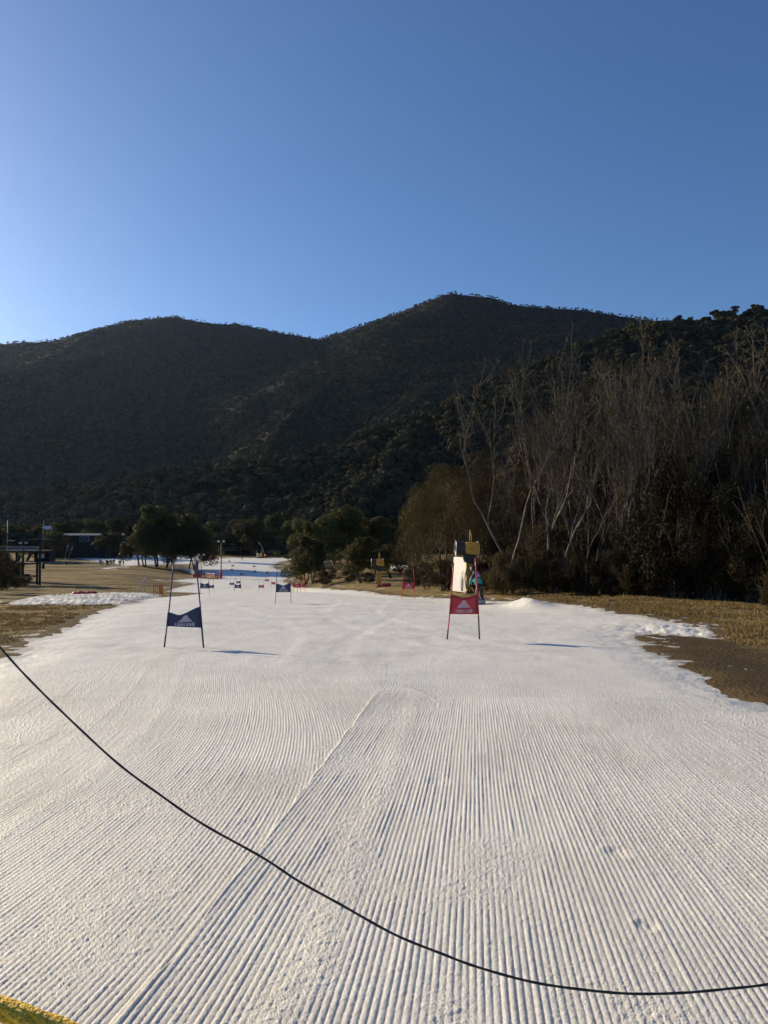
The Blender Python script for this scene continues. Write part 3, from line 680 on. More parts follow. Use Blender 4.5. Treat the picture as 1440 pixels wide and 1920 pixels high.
bt = [  # px of base, top y, depth, proto, own label (None: one of the look-alikes)
    (945, 660, 50, 0, 'tall slim bare tree with paired upright stems, leftmost of the stand'), (960, 690, 47, 3, 'slim pale bare tree behind the skier'), (1010, 690, 52, 2, 'bare tree with several upright limbs reaching above the ridge behind'),
    (1060, 625, 53, 1, 'very tall leaning bare tree, its tip against the far mountain'), (1085, 700, 49, 0, None), (1125, 705, 55, 3, None), (1040, 740, 46, 2, None), (985, 760, 56, 7, None),
    (1150, 700, 52, 8, 'leaf hung tree in the middle of the stand'), (1175, 650, 54, 9, None), (1255, 600, 56, 8, 'tallest leaf topped tree whose crown touches the right ridge'), (1275, 650, 60, 4, None),
    (1130, 640, 45, 6, 'big bare tree fanning its limbs far to the right'), (1190, 660, 47, 5, 'bare tree leaning right with long parallel limbs'), (1215, 690, 50, 9, None), (1330, 700, 58, 7, None),
    (1370, 690, 50, 1, None), (1420, 640, 47, 2, 'bare tree at the right edge of the photo'), (1465, 600, 44, 9, None), (1400, 740, 55, 4, None), (1345, 760, 45, 7, None), (1300, 720, 48, 0, None), (1235, 740, 46, 3, None),
    (1100, 790, 44, 4, None), (1440, 700, 60, 8, None), (1250, 790, 62, 4, None), (1060, 780, 62, 8, None), (1395, 830, 42, 9, None), (1490, 720, 52, 6, None), (1310, 800, 52, 8, None), (1200, 780, 58, 4, None), (1120, 850, 50, 8, None), (1350, 840, 60, 4, None), (1020, 860, 50, 4, None)]
rq = random.Random(5)
for i, (px, ty, d, k, lb) in enumerate(bt):
    p = on(px, d); top = at(px, ty, d).z; h = (top - p.z) / 15.
    o = tree('bare_tree', p, BARE[k], lb or 'bare limbed gum with sparse brown leaves within the dense stand', 'tree', 'bare limbed trees right of the course', 0 if k in (5, 6) else rq.uniform(-.6, .6) + (math.pi if rq.random() < .3 else 0), (h * rq.uniform(.85, 1.1),) * 2 + (h,))
# -- understorey shrubs
SHRUB = []
for i in range(4):
    r = np.random.default_rng(600 + i); rnd = random.Random(600 + i); mb = MB(); tips = []
    for s in range(6):
        a = s + rnd.random(); grow(mb, rnd, Vector((math.cos(a) * .25, math.sin(a) * .25, -.2)), Vector((math.cos(a) * .5, math.sin(a) * .5, 1)), 2.2, .045, 2, .5, tips, .2, 4, 5)
    f = Fol()
    for k in range(30):
        th = r.random() * 6.28; q = r.random() ** .6; z = .5 + 3.1 * r.random(); wr = 2.1 * math.sqrt(max(.1, 1 - ((z - 1.6) / 2.6) ** 2))
        f.add(leaf_quads(r, 420, (math.cos(th) * wr * q, math.sin(th) * wr * q, z), (.62, .62, .62), .058, shell=.3))
    SHRUB.append((mb.mesh('trunk', M['bark_dark']), f.mesh('crown', M['leaf_dark' if i % 2 == 0 else 'leaf_brown'])))
sh = [(1265, 250, 230, 41, 0, 'huge dark rounded shrub below the fanning bare tree'), (1200, 170, 140, 44, 0, None), (1160, 150, 130, 47, 2, None), (1110, 130, 120, 48, 2, None), (1060, 130, 110, 50, 1, 'leafy greenish shrub by the small snow mound'), (1010, 110, 110, 52, 1, None), (965, 90, 90, 52, 0, None), (925, 100, 90, 56, 1, None),
      (1320, 190, 170, 40, 2, None), (1370, 240, 190, 39, 0, None), (1420, 170, 160, 37, 2, None), (1475, 260, 220, 36, 0, None), (1445, 64, 76, 31.5, 1, 'small yellowish bush at the right edge on the grass'), (1230, 80, 90, 40.5, 0, None), (1140, 70, 90, 45, 0, None), (940, 80, 90, 47, 1, None), (985, 70, 100, 46, 2, None), (1035, 84, 110, 46, 0, None), (1085, 76, 110, 44, 1, None), (1150, 90, 120, 43, 0, None), (1180, 64, 90, 41.5, 2, None), (1100, 110, 110, 47, 0, None), (1020, 130, 130, 50, 2, None), (1310, 300, 200, 46, 0, None), (1400, 320, 200, 45, 2, None), (1200, 260, 200, 54, 1, None), (1080, 220, 200, 60, 1, None), (980, 200, 160, 62, 1, None),
      (870, 70, 90, 58, 0, None), (830, 60, 80, 62, 0, None), (800, 50, 70, 68, 2, None), (772, 40, 50, 76, 0, None), (905, 60, 60, 50, 0, None), (610, 28, 60, 118, 0, 'low dark bush behind the slim yellow snow gun'), (660, 26, 60, 108, 2, 'low dark bush between the two yellow snow guns'), (690, 22, 40, 100, 0, None), (1140, 330, 240, 66, 2, None), (1260, 360, 240, 62, 1, None), (1040, 330, 220, 70, 2, None), (1380, 420, 260, 60, 1, None)]
for i, (px, h, w, d, k, lb) in enumerate(sh):
    p = on(px, d); H = h / F * d; Wd = w / F * d
    o = tree('shrub', p, SHRUB[k], lb or 'dark dense shrub under the trees right of the course', 'shrub', 'shrubs under the trees', i * 1.3, (Wd / 5.2, Wd / 5.2, H / 4.1))
# dark bank of shrubs at the left edge, more added to deepen the shade
for i, (px, py, h, w, d) in enumerate([(-6, 1120, 60, 60, 84), (10, 1100, 40, 70, 105), (-30, 1090, 90, 90, 110), (30, 1085, 22, 60, 135), (2, 1075, 44, 60, 150), (-40, 1140, 60, 80, 60), (52, 1076, 16, 46, 165), (8, 1090, 70, 60, 125), (-14, 1120, 100, 70, 75), (22, 1075, 50, 60, 145), (-10, 1060, 110, 80, 175)]):
    p = on(px, d); H = h / F * d; Wd = w / F * d
    o = tree('shrub', p, SHRUB[(i * 2) % 4], ['dark shrub at the left edge above the rutted snow strip', 'low dark shrub on the bank below the lift station'][i % 2], 'shrub', 'shrubs on the left bank', i * 1.9, (Wd / 5.2, Wd / 5.2, H / 4.1))
# -- grass blades near the snow edges
gr = np.random.default_rng(21)
def grass(name, n, xr, yr, h):
    x = gr.uniform(*xr, n); y = gr.uniform(*yr, n); k = (snow_sd(x, y) < -.25) & (np.abs(x) < y * .62 + 1); x, y = x[k], y[k]
    k = fbm(x * .9, y * .9, 3, 131) + gr.random(len(x)) * .35 > .58 + .5 * sstep(28, 58, y); x, y = x[k], y[k]
    k = sdpoly(x, y, DIRT) < gr.random(len(x)) * .3 - .2; x, y = x[k], y[k]
    z = T(x, y) - .115 + (fbm(x * .45, y * .45, 4, 121) - .5) * .22 + (fbm(x * 2.2, y * 2.2, 3, 122) - .5) * .10
    m = 6; x = np.repeat(x, m) + gr.normal(0, .05, len(x) * m); y = np.repeat(y, m) + gr.normal(0, .05, len(y) * m); z = np.repeat(z, m)
    L = h * (.4 + gr.random(len(x))); a = gr.random(len(x)) * 6.28; ln = gr.normal(0, .5, (2, len(x)))
    w = .006 + .0004 * y
    b = np.stack([x, y, z], -1); s = np.stack([np.cos(a) * w, np.sin(a) * w, 0 * w], -1); t = b + np.stack([ln[0] * L, ln[1] * L, L * .8 + .02], -1)
    V = np.stack([b - s, b + s, t + s * .3, t - s * .3], 1).reshape(-1, 3)
    o = link(name, npmesh(name, V, np.arange(len(V)).reshape(-1, 4), M['grass'], False)); o['kind'] = 'stuff'; return len(x)
M['grass'] = leaf_mat('dead_grass', (.125, .087, .040), (.30, .21, .09), .8, .2)
print('GRASS', grass('grass', 60000, (4, 26), (10, 56), .13), grass('grass', 60000, (-30, -5), (13, 60), .09))
# ------------------------------------------------------------------ lettering
GLY = {'T': [((0, 1), (1, 1)), ((.5, 1), (.5, 0))], 'H': [((0, 0), (0, 1)), ((1, 0), (1, 1)), ((0, .5), (1, .5))], 'R': [((0, 0), (0, 1)), ((0, 1), (1, 1)), ((1, 1), (1, .5)), ((1, .5), (0, .5)), ((.45, .5), (1, 0))],
       'E': [((0, 0), (0, 1)), ((0, 1), (1, 1)), ((0, .5), (.85, .5)), ((0, 0), (1, 0))], 'D': [((0, 0), (0, 1)), ((0, 1), (.75, 1)), ((.75, 1), (1, .75)), ((1, .75), (1, .25)), ((1, .25), (.75, 0)), ((.75, 0), (0, 0))],
       'B': [((0, 0), (0, 1)), ((0, 1), (.85, 1)), ((.85, 1), (.85, .5)), ((0, .5), (1, .5)), ((1, .5), (1, 0)), ((1, 0), (0, 0))], 'O': [((0, 0), (0, 1)), ((0, 1), (1, 1)), ((1, 1), (1, 0)), ((1, 0), (0, 0))]}
def letters(mb, word, M3, x0, x1, z0, z1, th=.16, gap=.28, y0=-.004, y1=.0):
    """word set in block letters between x0 and x1; M3 maps (x, z) on the banner to 3-D"""
    n = len(word); cw = (x1 - x0) / (n + gap * (n - 1)); k = 0
    for i, ch in enumerate(word):
        ox = x0 + i * cw * (1 + gap); hh = z1 - z0; t = th * hh
        for (ax, az), (bx, bz) in GLY[ch]:
            k += 1; e = y0 - .0002 * k
            a = Vector((ox + t / 2 + ax * (cw - t), z0 + t / 2 + az * (hh - t))); b = Vector((ox + t / 2 + bx * (cw - t), z0 + t / 2 + bz * (hh - t)))
            d = (b - a).normalized(); p = Vector((-d.y, d.x)) * t / 2; a = a - d * t / 2; b = b + d * t / 2
            c4 = [a + p, a - p, b - p, b + p]
            mb.add([M3(q.x, q.y, e) for q in c4], [(0, 1, 2, 3)])
def banner_mesh(outline_fn, w=16, h=6):
    """cloth panel: outline_fn(s, t) -> (x, z); a little billow, real thickness"""
    mb = MB(); vs = []; fs = []
    for side, yo in ((0, -.002), (1, .002)):
        for j in range(h + 1):
            for i in range(w + 1):
                s, t = i / w, j / h; x, z = outline_fn(s, t); vs.append((x, yo + bil(s, t), z))
    k = (w + 1) * (h + 1)
    for j in range(h):
        for i in range(w):
            a = j * (w + 1) + i; fs.append((a, a + 1, a + w + 2, a + w + 1)); fs.append((a + w + 1 + k, a + w + 2 + k, a + 1 + k, a + k))
    for i in range(w):
        for j in (0, h):
            a = j * (w + 1) + i; fs.append((a, a + k, a + 1 + k, a + 1) if j == 0 else (a, a + 1, a + 1 + k, a + k))
    for j in range(h):
        for i in (0, w):
            a = j * (w + 1) + i; b = a + w + 1; fs.append((a, b, b + k, a + k) if i == 0 else (a, a + k, b + k, b))
    return mb.add(vs, fs, 0, True)
def bil(s, t): return .018 * math.sin(s * 3.14) * math.sin(t * 2.6 + .3) + .006 * math.sin(s * 9 + t * 4)
WORD = 'THREDBO'
def gate(name, loc, rz, col, pl, pr, ban, label, emb, txt, dip=.14, dips=.5, blackfoot=.35, rad=.0165, group='race gates down the course'):
    """pl, pr: (x, z) foot and head of each pole; ban: (left top z, right top z, left bottom z, right bottom z); emb, txt: boxes in banner coordinates"""
    o = empty(name, loc, rz, label, 'race gate', group)
    def pole(p0, p1, foot):
        mb = MB(); a = Vector((p0[0], 0, p0[1])); b = Vector((p1[0], 0, p1[1])); n = 8
        pts = [a.lerp(b, i / n) + Vector((.012 * math.sin(i / n * 3.1), 0, 0)) for i in range(n + 1)]
        f0 = a.lerp(b, .10)
        q = mb.tube(pts, rad, 8).build('pole', M[col + 'pole'], o)
        m2 = MB(); m2.tube([a - (b - a) * .02, a.lerp(b, foot)], rad * 1.25, 8); m2.build('foot_sleeve', M['black'], q)
        m3 = MB(); m3.tube([b, b + (b - a).normalized() * .03], [rad * 1.12, rad * .7], 8); m3.build('cap', M[col + 'pole'], q)
        return q
    pole(*pl, blackfoot * .45); pole(*pr, blackfoot)
    def px_(p, z): t = (z - p[0][1]) / (p[1][1] - p[0][1]); return p[0][0] + (p[1][0] - p[0][0]) * t
    lt, rt, lb, rb = ban
    def of(s, t):
        zb = lb + (rb - lb) * s; zt = lt + (rt - lt) * s
        v = (1 - abs(s - dips) / (dips if s < dips else 1 - dips)); v = v * v * (3 - 2 * v) if v > 0 else 0
        zt -= dip * (v * .75 + .25 * max(0, 1 - abs(s - dips) / (dips if s < dips else 1 - dips)))
        z = zb + (zt - zb) * t; xl = px_(pl, z); xr = px_(pr, z); return xl + (xr - xl) * s, z
    b = banner_mesh(of).build('banner', M['blue' if col == 'blue' else 'red'], o)
    # darker sleeves on the poles and hem
    for s0, s1 in ((-.012, .085), (.915, 1.012)):
        m = MB(); vs = []
        for t in np.linspace(0, 1, 7):
            for s in (s0, s1): x, z = of(s, t); vs.append((x, bil(s, t) - .006 - (.012 if s in (-.012, 1.012) else 0), z))
        m.add(vs, [(2 * i, 2 * i + 1, 2 * i + 3, 2 * i + 2) for i in range(6)]); m.build('sleeve', M['dkblue' if col == 'blue' else 'dkred'], b)
    def M3(s, t, e): x, z = of(s, t); return (x, bil(s, t) + e - .003, z)
    m = MB(); e = emb                          # stylised peak with a broken base line
    zs = lambda k: e[2] + (e[3] - e[2]) * k; xs = lambda k: e[0] + (e[1] - e[0]) * k
    poly = [(.0, 0), (1, 0), (.93, .16), (.80, .42), (.72, .66), (.66, .88), (.56, 1), (.46, 1), (.37, .86), (.28, .62), (.20, .40), (.10, .34), (.06, .18)]
    m.add([M3(xs(a), zs(c), -.0032) for a, c in poly], [tuple(range(len(poly)))]); q = m.build('emblem', M['print' if col == 'blue' else 'printr'], b)
    m = MB(); letters(m, WORD, M3, *txt); m.build('lettering', M['print' if col == 'blue' else 'printr'], b)
    # scuffed snow at the feet
    return o
def pxgate(name, cx, by, d, col, pl, pr, ban, **kw):
    """near gates: outline read in photo pixels about the gate's own base and built at its real distance"""
    o3 = cast(cx, by); d = o3.y; k = d / F
    f = lambda p: ((p[0] - cx) * k, (by - p[1]) * k)
    return gate(name, o3, 0, col, (f(pl[0]), f(pl[1])), (f(pr[0]), f(pr[1])), [(by - q) * k for q in ban], kw.pop('label'), **kw)
g1 = pxgate('race_gate', 344, 1214, 17.4, 'blue', ((308, 1216), (324.5, 1056)), ((381.5, 1215), (365, 1048)), (1148.5, 1138, 1174.5, 1177.5), label='nearest blue race gate, its banner pulled up on the right side', emb=(.30, .74, .34, .84), txt=(.22, .80, .08, .28), dip=.115, dips=.36)
g2 = pxgate('race_gate', 868, 1199, 20.0, 'red', ((838.5, 1199.5), (851, 1057)), ((899, 1199.5), (891.5, 1049)), (1115, 1115.5, 1152, 1152), label='nearest red race gate in front of the snow gun and the skier', emb=(.26, .74, .36, .88), txt=(.20, .80, .08, .28), dip=.10, dips=.5, blackfoot=.30)
STD = dict(emb=(.27, .73, .38, .9), txt=(.2, .8, .1, .3))
def std_gate(col):
    return gate('race_gate', (0, 0, 0), 0, col, ((-.46, 0), (-.36, 2.05)), ((.46, 0), (.36, 2.05)), (1.18, 1.18, .66, .66), 'x', dip=.13, blackfoot=.05, **STD)
PROTO = {'blue': std_gate('blue'), 'red': std_gate('red')}
used = {'blue': False, 'red': False}
GT = [  # px, depth, colour, width factor, label
    (531.5, 43.6, 'blue', 1, 'second nearest blue race gate, alone in the middle of the course'), (765.5, 53, 'red', 1, 'red race gate by the grass edge in front of the brown leafy gums'),
    (384.5, 69, 'blue', 1, 'blue race gate right behind the pole of the nearest blue gate'), (396.5, 112, 'blue', 1, 'small blue gate half hidden behind the one beside the tallest blue pole'),
    (557, 86, 'red', 1, 'left one of the two overlapping red gates below the orange snow gun'), (565, 90, 'red', 1, 'right one of the two overlapping red gates below the orange snow gun'),
    (446.5, 99, 'blue', 1, 'larger blue gate of the three that line up right of the lamp mast'), (490.5, 125, 'red', 1, 'small red gate in the middle of the course below the pair of red gates'),
    (435.5, 151, 'blue', 1, 'small blue gate left of the three that line up below the lamp mast'), (513, 156, 'red', 1, 'small red gate left of the second nearest blue gate'),
    (447.5, 162, 'blue', 1, 'small blue gate in the middle of the three that line up'), (501, 173, 'red', 1, 'lower one of the two tiny red gates stacked one above the other'),
    (501.3, 218, 'red', 1, 'upper one of the two tiny red gates stacked one above the other'), (453.5, 208, 'blue', 1, 'tiny blue gate just below the long blue tree shadow'),
    (478, 226, 'blue', 1, 'tiny dark gate standing in the long tree shadow, right one'), (435, 237, 'blue', 1, 'tiny dark gate at the upper rim of the tree shadow, left one'),
    (477, 262, 'blue', 1, 'tiny dark gate above the right one in the shadow'), (437, 268, 'blue', 1, 'tiny dark gate above the left one in the shadow'), (430.5, 310, 'blue', 1, 'farthest tiny dark gate near the lone far skier'), (395.5, 330, 'blue', 1, 'tiny dark gate in front of the red padded leaning lance')]
for px, d, c, wf, lb in GT:
    o = PROTO[c] if not used[c] else copy_tree(PROTO[c]); used[c] = True
    o.location = on(px, d); o.rotation_euler.z = math.radians(random.Random(px).uniform(-6, 6)); o['label'] = lb

# ------------------------------------------------------------------ snow guns
def hexbox(w, h, d, cut=.25):
    return [(-w / 2, -h / 2 + cut * h), (-w / 2 + cut * h * .6, -h / 2), (w / 2 - cut * h * .6, -h / 2), (w / 2, -h / 2 + cut * h), (w / 2, h / 2 - cut * h), (w / 2 - cut * h, h / 2), (-w / 2 + cut * h * .3, h / 2), (-w / 2, h / 2 - cut * h * .3)]
def snow_gun(loc, label, s=1., rz=0., head=1., left=True):
    o = empty('snow_gun', loc, rz, label, 'snow gun', 'snow guns along the grass edge'); sg = -1 if left else 1
    m = MB(); m.box((.08, 0, .06), (.62, .62, .14), 0, bev=.02); m.build('base_plate', M['dksteel'], o)
    m = MB(); m.box((.12, 0, 1.02), (.40, .40, 1.9), 0, bev=.03); q = m.build('pedestal', M['gunyel'], o)
    m = MB(); m.box((-.16, -.02, 1.0), (.13, .46, 1.86), 0, bev=.03); m.build('edge_pad', M['padyel'], q)
    m = MB(); m.tube([(-.22, -.26, .3), (-.30, -.3, .9), (-.2, -.28, 1.5), (-.05, -.24, 2.0)], .03, 8); m.build('hose', M['black'], o)
    m = MB(); m.prism([(-.30, 1.9), (.28, 1.72), (.40, 2.2), (.42, 2.45), (-.45, 2.45)], -.3, .3); m.build('yoke', M['black'], o)
    hd = MB(); hd.prism([(-.18, 2.42), (.42, 2.36), (.56, 2.30), (.62, 2.5), (.60, 3.02), (.50, 3.12), (-.20, 3.12), (-.26, 3.0), (-.26, 2.55)], -.42, .42); h = hd.build('housing', M['gunyel'], o)
    m = MB(); m.box((.2, -.425, 2.78), (.46, .012, .36), 0, bev=.004); m.build('hatch', M['gunyel'], h)
    m = MB(); m.box((.14, -.434, 2.74), (.2, .008, .03)); m.build('handle', M['black'], h)
    # barrel with a rim and dark throat, blown to the left
    b = MB(); n = 20; prof_r = [(-.24, .40), (-.55, .41), (-.78, .44), (-.80, .46), (-.83, .46), (-.83, .41), (-.60, .36), (-.30, .33), (-.28, .0)]
    vs = [(x, math.cos(2 * math.pi * k / n) * r, 2.74 + math.sin(2 * math.pi * k / n) * r) for x, r in prof_r for k in range(n)]
    fs = [(i * n + k, (i + 1) * n + k, (i + 1) * n + (k + 1) % n, i * n + (k + 1) % n) for i in range(len(prof_r) - 1) for k in range(n)]
    b.add(vs, fs, 0, True); bb = b.build('barrel', M['dksteel'], o)
    m = MB(); ring = [(-.815, math.cos(2 * math.pi * k / 24) * .455, 2.74 + math.sin(2 * math.pi * k / 24) * .455) for k in range(25)]; m.tube(ring, .026, 6, cap=False); m.build('rim', M['galv'], bb)
    m = MB()
    for k in range(7): a = 2 * math.pi * k / 7; m.box((-.34, math.cos(a) * .17, 2.74 + math.sin(a) * .17), (.05, .16, .22), 0, (a, 0, .4))
    m.build('fan_blades', M['steel'], bb)
    m = MB(); m.tube([(.02, -.05, 3.1), (.03, -.05, 3.5), (.06, -.05, 3.86)], .022, 6); m.tube([(.14, .02, 3.1), (.13, .02, 3.6), (.05, 0, 3.85)], .022, 6); m.build('lifting_strap', M['padyel'], o)
    m = MB(); m.ball((.50, -.22, 3.12), .085, 0, 12); m.build('lamp', M['lens'], o)
    o.scale = (s, s, s); return o
pA = cast(880, 1112); k = pA.y / F
snow_gun(pA, 'near snow gun with grey barrel and yellow brown housing behind the red gate', 3.1 * (97 / 3.12) / 97 * 0 + (1112 - 1017) * k / 3.12)
pB = cast(710, 1100); kb = pB.y / F
snow_gun(pB, 'yellow pedestal snow gun left of the red gate by the grass edge', (1100 - 1048.5) * kb / 3.12)
# slim snow gun
pC = cast(615, 1093); kc = pC.y / F; s = 41 * kc / 3.2
o = empty('snow_gun', pC, 0, 'slim yellow snow gun post with small brown head, below the rounded gums', 'snow gun', 'snow guns along the grass edge'); o.scale = (s, s, s)
MB().box((0, 0, 1.05), (.55, .5, 2.1), 0, bev=.04).build('pedestal', M['padyel'], o); MB().box((.17, -.02, 1.05), (.24, .56, 2.0), 0, bev=.04).build('edge_pad', M['gunyel'], o)
MB().prism([(-.35, 2.05), (.4, 2.05), (.45, 2.3), (-.4, 2.3)], -.3, .3).build('yoke', M['black'], o)
h = MB().prism([(-.45, 2.3), (.45, 2.3), (.52, 2.6), (.48, 3.1), (.35, 3.2), (-.4, 3.2), (-.5, 3.0)], -.4, .4).build('housing', M['wood'], o); MB().ball((.48, -.3, 3.18), .11, 0, 10).build('lamp', M['lens'], h); MB().ball((-.48, -.3, 3.1), .08, 0, 10).build('lamp', M['lens'], h)
MB().box((.2, -.1, .04), (1.1, .8, .12), 0, bev=.02).build('base_plate', M['galv'], o)
# orange snow gun with raised barrel
pD = cast(566, 1087); kd = pD.y / F; s = 22 * kd / 2.2
o = empty('snow_gun', pD, 0, 'orange box snow gun with grey barrel tilted up, behind the pair of red gates', 'snow gun', 'snow guns along the grass edge'); o.scale = (s, s, s)
MB().box((-.55, 0, .75), (1.1, .9, 1.15), 0, (0, .06, 0), bev=.05).build('housing', M['gunyel'], o)
b = MB().tube([(-.05, 0, 1.35), (.25, 0, 1.55), (1.0, -.1, 1.95)], [.40, .50, .52], 16).build('barrel', M['steel'], o)
MB().tube([(1.0, -.1, 1.95), (1.06, -.1, 1.98)], [.56, .56], 16).build('rim', M['galv'], b)
f = MB().tube([(-.9, -.4, 0), (-.6, -.2, .4)], .05, 6).tube([(-.2, -.4, 0), (-.3, -.2, .5)], .05, 6).tube([(.8, .3, 0), (-.2, .1, .6)], .05, 6).build('legs', M['dksteel'], o); f.name = 'stand_frame'
# white crash pad with a grey arch beside the near gun
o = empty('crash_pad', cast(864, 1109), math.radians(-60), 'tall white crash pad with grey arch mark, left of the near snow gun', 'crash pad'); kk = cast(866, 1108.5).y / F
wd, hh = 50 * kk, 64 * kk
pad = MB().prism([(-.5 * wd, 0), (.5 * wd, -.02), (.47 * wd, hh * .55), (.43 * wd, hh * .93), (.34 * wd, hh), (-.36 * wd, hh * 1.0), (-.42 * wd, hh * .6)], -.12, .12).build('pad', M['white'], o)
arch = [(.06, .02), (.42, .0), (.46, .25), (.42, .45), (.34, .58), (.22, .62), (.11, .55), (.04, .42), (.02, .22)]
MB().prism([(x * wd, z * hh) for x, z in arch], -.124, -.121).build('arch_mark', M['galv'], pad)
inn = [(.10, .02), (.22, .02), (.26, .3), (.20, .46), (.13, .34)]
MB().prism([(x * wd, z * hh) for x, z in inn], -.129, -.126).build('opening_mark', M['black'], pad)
# red mat at the foot of gun B
MB().box((0, 0, .16), (1.05, .7, .3), 0, bev=.05).build('red_mat', M['red'], None, cast(724, 1099)); tag(bpy.data.objects['red_mat'], 'folded red mat on the grass right of the yellow pedestal snow gun', 'mat')

# ------------------------------------------------------------------ people
def skin_body(name, V, E, rad, mats, parent=None, sub=2, root=0, mfun=None):
    me = bpy.data.meshes.new(name); me.from_pydata([tuple(v) for v in V], E, [])
    o = bpy.data.objects.new(name, me); COL.objects.link(o)
    sm = o.modifiers.new('skin', 'SKIN')
    sk = me.skin_vertices[0].data if me.skin_vertices else None
    for i, r in enumerate(rad):
        rr = r if isinstance(r, tuple) else (r, r); sk[i].radius = rr; sk[i].use_root = (i == root)
    ss = o.modifiers.new('sub', 'SUBSURF'); ss.levels = sub; ss.render_levels = sub
    dg = bpy.context.evaluated_depsgraph_get(); me2 = bpy.data.meshes.new_from_object(o.evaluated_get(dg)); bpy.data.objects.remove(o)
    me2.name = name; me2.materials.clear()
    for m in mats: me2.materials.append(m)
    for p in me2.polygons:
        p.use_smooth = True
        if mfun: p.material_index = mfun(p.center)
    return link(name, me2, parent)
sp = cast(903, 1133.5); ks = sp.y / F; S = (1133.5 - 1062) * ks / 1.74
sk_o = empty('person', sp, 0, 'skier in teal jacket, black helmet and dark trousers, bent forward behind the red gate', 'person'); sk_o.scale = (S,) * 3
hipc = Vector((-.08, .0, .88)); J = dict(hip=hipc, waist=Vector((-.17, -.02, 1.07)), chest=Vector((-.27, -.03, 1.30)), neck=Vector((-.33, -.03, 1.47)), head=Vector((-.37, -.04, 1.58)), top=Vector((-.38, -.05, 1.68)),
    hl=Vector((-.14, -.14, .84)), kl=Vector((-.26, -.16, .46)), al=Vector((-.10, -.17, .10)), tl=Vector((-.30, -.19, .05)), hr=Vector((.02, .12, .84)), kr=Vector((-.01, .15, .47)), ar=Vector((.12, .15, .11)), tr=Vector((-.09, .15, .05)),
    sl=Vector((-.32, -.20, 1.40)), el=Vector((-.50, -.30, 1.16)), wl=Vector((-.54, -.20, .94)), sr=Vector((-.22, .18, 1.40)), er=Vector((-.12, .34, 1.14)), wr=Vector((-.36, .36, .98)))
names = list(J); idx = {n_: i for i, n_ in enumerate(names)}
ED = [('hip', 'waist'), ('waist', 'chest'), ('chest', 'neck'), ('neck', 'head'), ('head', 'top'), ('hip', 'hl'), ('hl', 'kl'), ('kl', 'al'), ('al', 'tl'), ('hip', 'hr'), ('hr', 'kr'), ('kr', 'ar'), ('ar', 'tr'), ('chest', 'sl'), ('sl', 'el'), ('el', 'wl'), ('chest', 'sr'), ('sr', 'er'), ('er', 'wr')]
RA = dict(hip=.13, waist=.125, chest=.145, neck=.06, head=.085, top=.06, hl=.095, kl=.065, al=.05, tl=.045, hr=.095, kr=.065, ar=.05, tr=.045, sl=.075, el=.05, wl=.038, sr=.075, er=.05, wr=.038)
skin_body('body', [J[n_] for n_ in names], [(idx[a], idx[b]) for a, b in ED], [RA[n_] for n_ in names], [M['skin'], M['pants']], sk_o, 2, 0, lambda c: 0 if c.z > 1.45 or (c.z < 1.05 and c.x < -.45) else 1)
jn = ['hip', 'waist', 'chest', 'neck', 'sl', 'el', 'wl', 'sr', 'er', 'wr']; ji = {n_: i for i, n_ in enumerate(jn)}
JV = [J[n_].copy() for n_ in jn]; JV[0] += Vector((.0, 0, -.04))
jk = skin_body('jacket', JV, [(ji[a], ji[b]) for a, b in ED if a in ji and b in ji], [.205, .19, .20, .09, .11, .085, .065, .11, .085, .065], [M['teal'], M['lav'], M['navy']], sk_o, 2, 0, lambda c: 1 if (c.z > 1.27 and c.x > -.32) else (2 if c.z > 1.2 and c.y < -.1 else 0))
tn = ['hip', 'hl', 'kl', 'al', 'hr', 'kr', 'ar']; ti = {n_: i for i, n_ in enumerate(tn)}
skin_body('trousers', [J[n_] for n_ in tn], [(ti[a], ti[b]) for a, b in ED if a in ti and b in ti], [.15, .115, .085, .075, .115, .085, .075], [M['pants']], sk_o, 2, 0)
MB().ball(J['head'] + Vector((-.01, 0, .055)), .135, 0, 14, (1.08, 1, .98)).build('helmet', M['black'], sk_o)
MB().box(J['head'] + Vector((-.115, -.02, .03)), (.05, .17, .07), 0, bev=.015).build('goggles', M['lens'], sk_o)
for kx in (J['wl'], J['wr']):
    g = MB(); g.ball(kx + Vector((0, 0, -.03)), .055, 0, 8, (1, .8, 1.2))
    for fi in range(4): a = kx + Vector((-.025, -.035 + .023 * fi, -.05)); g.tube([a, a + Vector((-.03, 0, -.035)), a + Vector((-.015, 0, -.065 + .006 * abs(fi - 1.5)))], [.014, .013, .010], 5)
    g.tube([kx + Vector((.01, -.04, -.02)), kx + Vector((-.03, -.06, -.05)), kx + Vector((-.045, -.045, -.07))], [.015, .013, .011], 5); g.build('glove', M['black'], sk_o)
for a_, t_ in (('al', 'tl'), ('ar', 'tr')):
    a, t = J[a_], J[t_]; d = (t - a); m = MB(); m.tube([a + Vector((0, 0, .20)), a + Vector((0, 0, .02)), a + Vector((0, 0, -.05))], [.075, .085, .08], 8); m.tube([a + Vector((.06, 0, -.05)), Vector((t.x - .02, t.y, .03))], [.065, .055], 8); m.build('boot', M['steel'], sk_o)
for i, t_ in enumerate(('tl', 'tr')):
    t = J[t_]; c = sp + (t + Vector((.10, 0, 0))) * S
    m = MB(); L = .82; m.box((0, 0, .0), (2 * L, .07, .018), 0, bev=.004); m.prism([(-L, -.009), (-L, .009), (-L - .14, .07), (-L - .16, .06)], -.033, .033)
    gzz = gz(c.x, c.y); o = m.build('ski', M['dksteel'], None, (c.x, c.y, gzz + .015)); o.rotation_euler.y = math.atan2(gz(c.x - .7, c.y) - gz(c.x + .7, c.y), 1.4)
    tag(o, ['dark ski under the front boot of the teal jacketed skier', 'dark ski under the rear boot of the teal jacketed skier'][i], 'ski', 'skis of the skier')
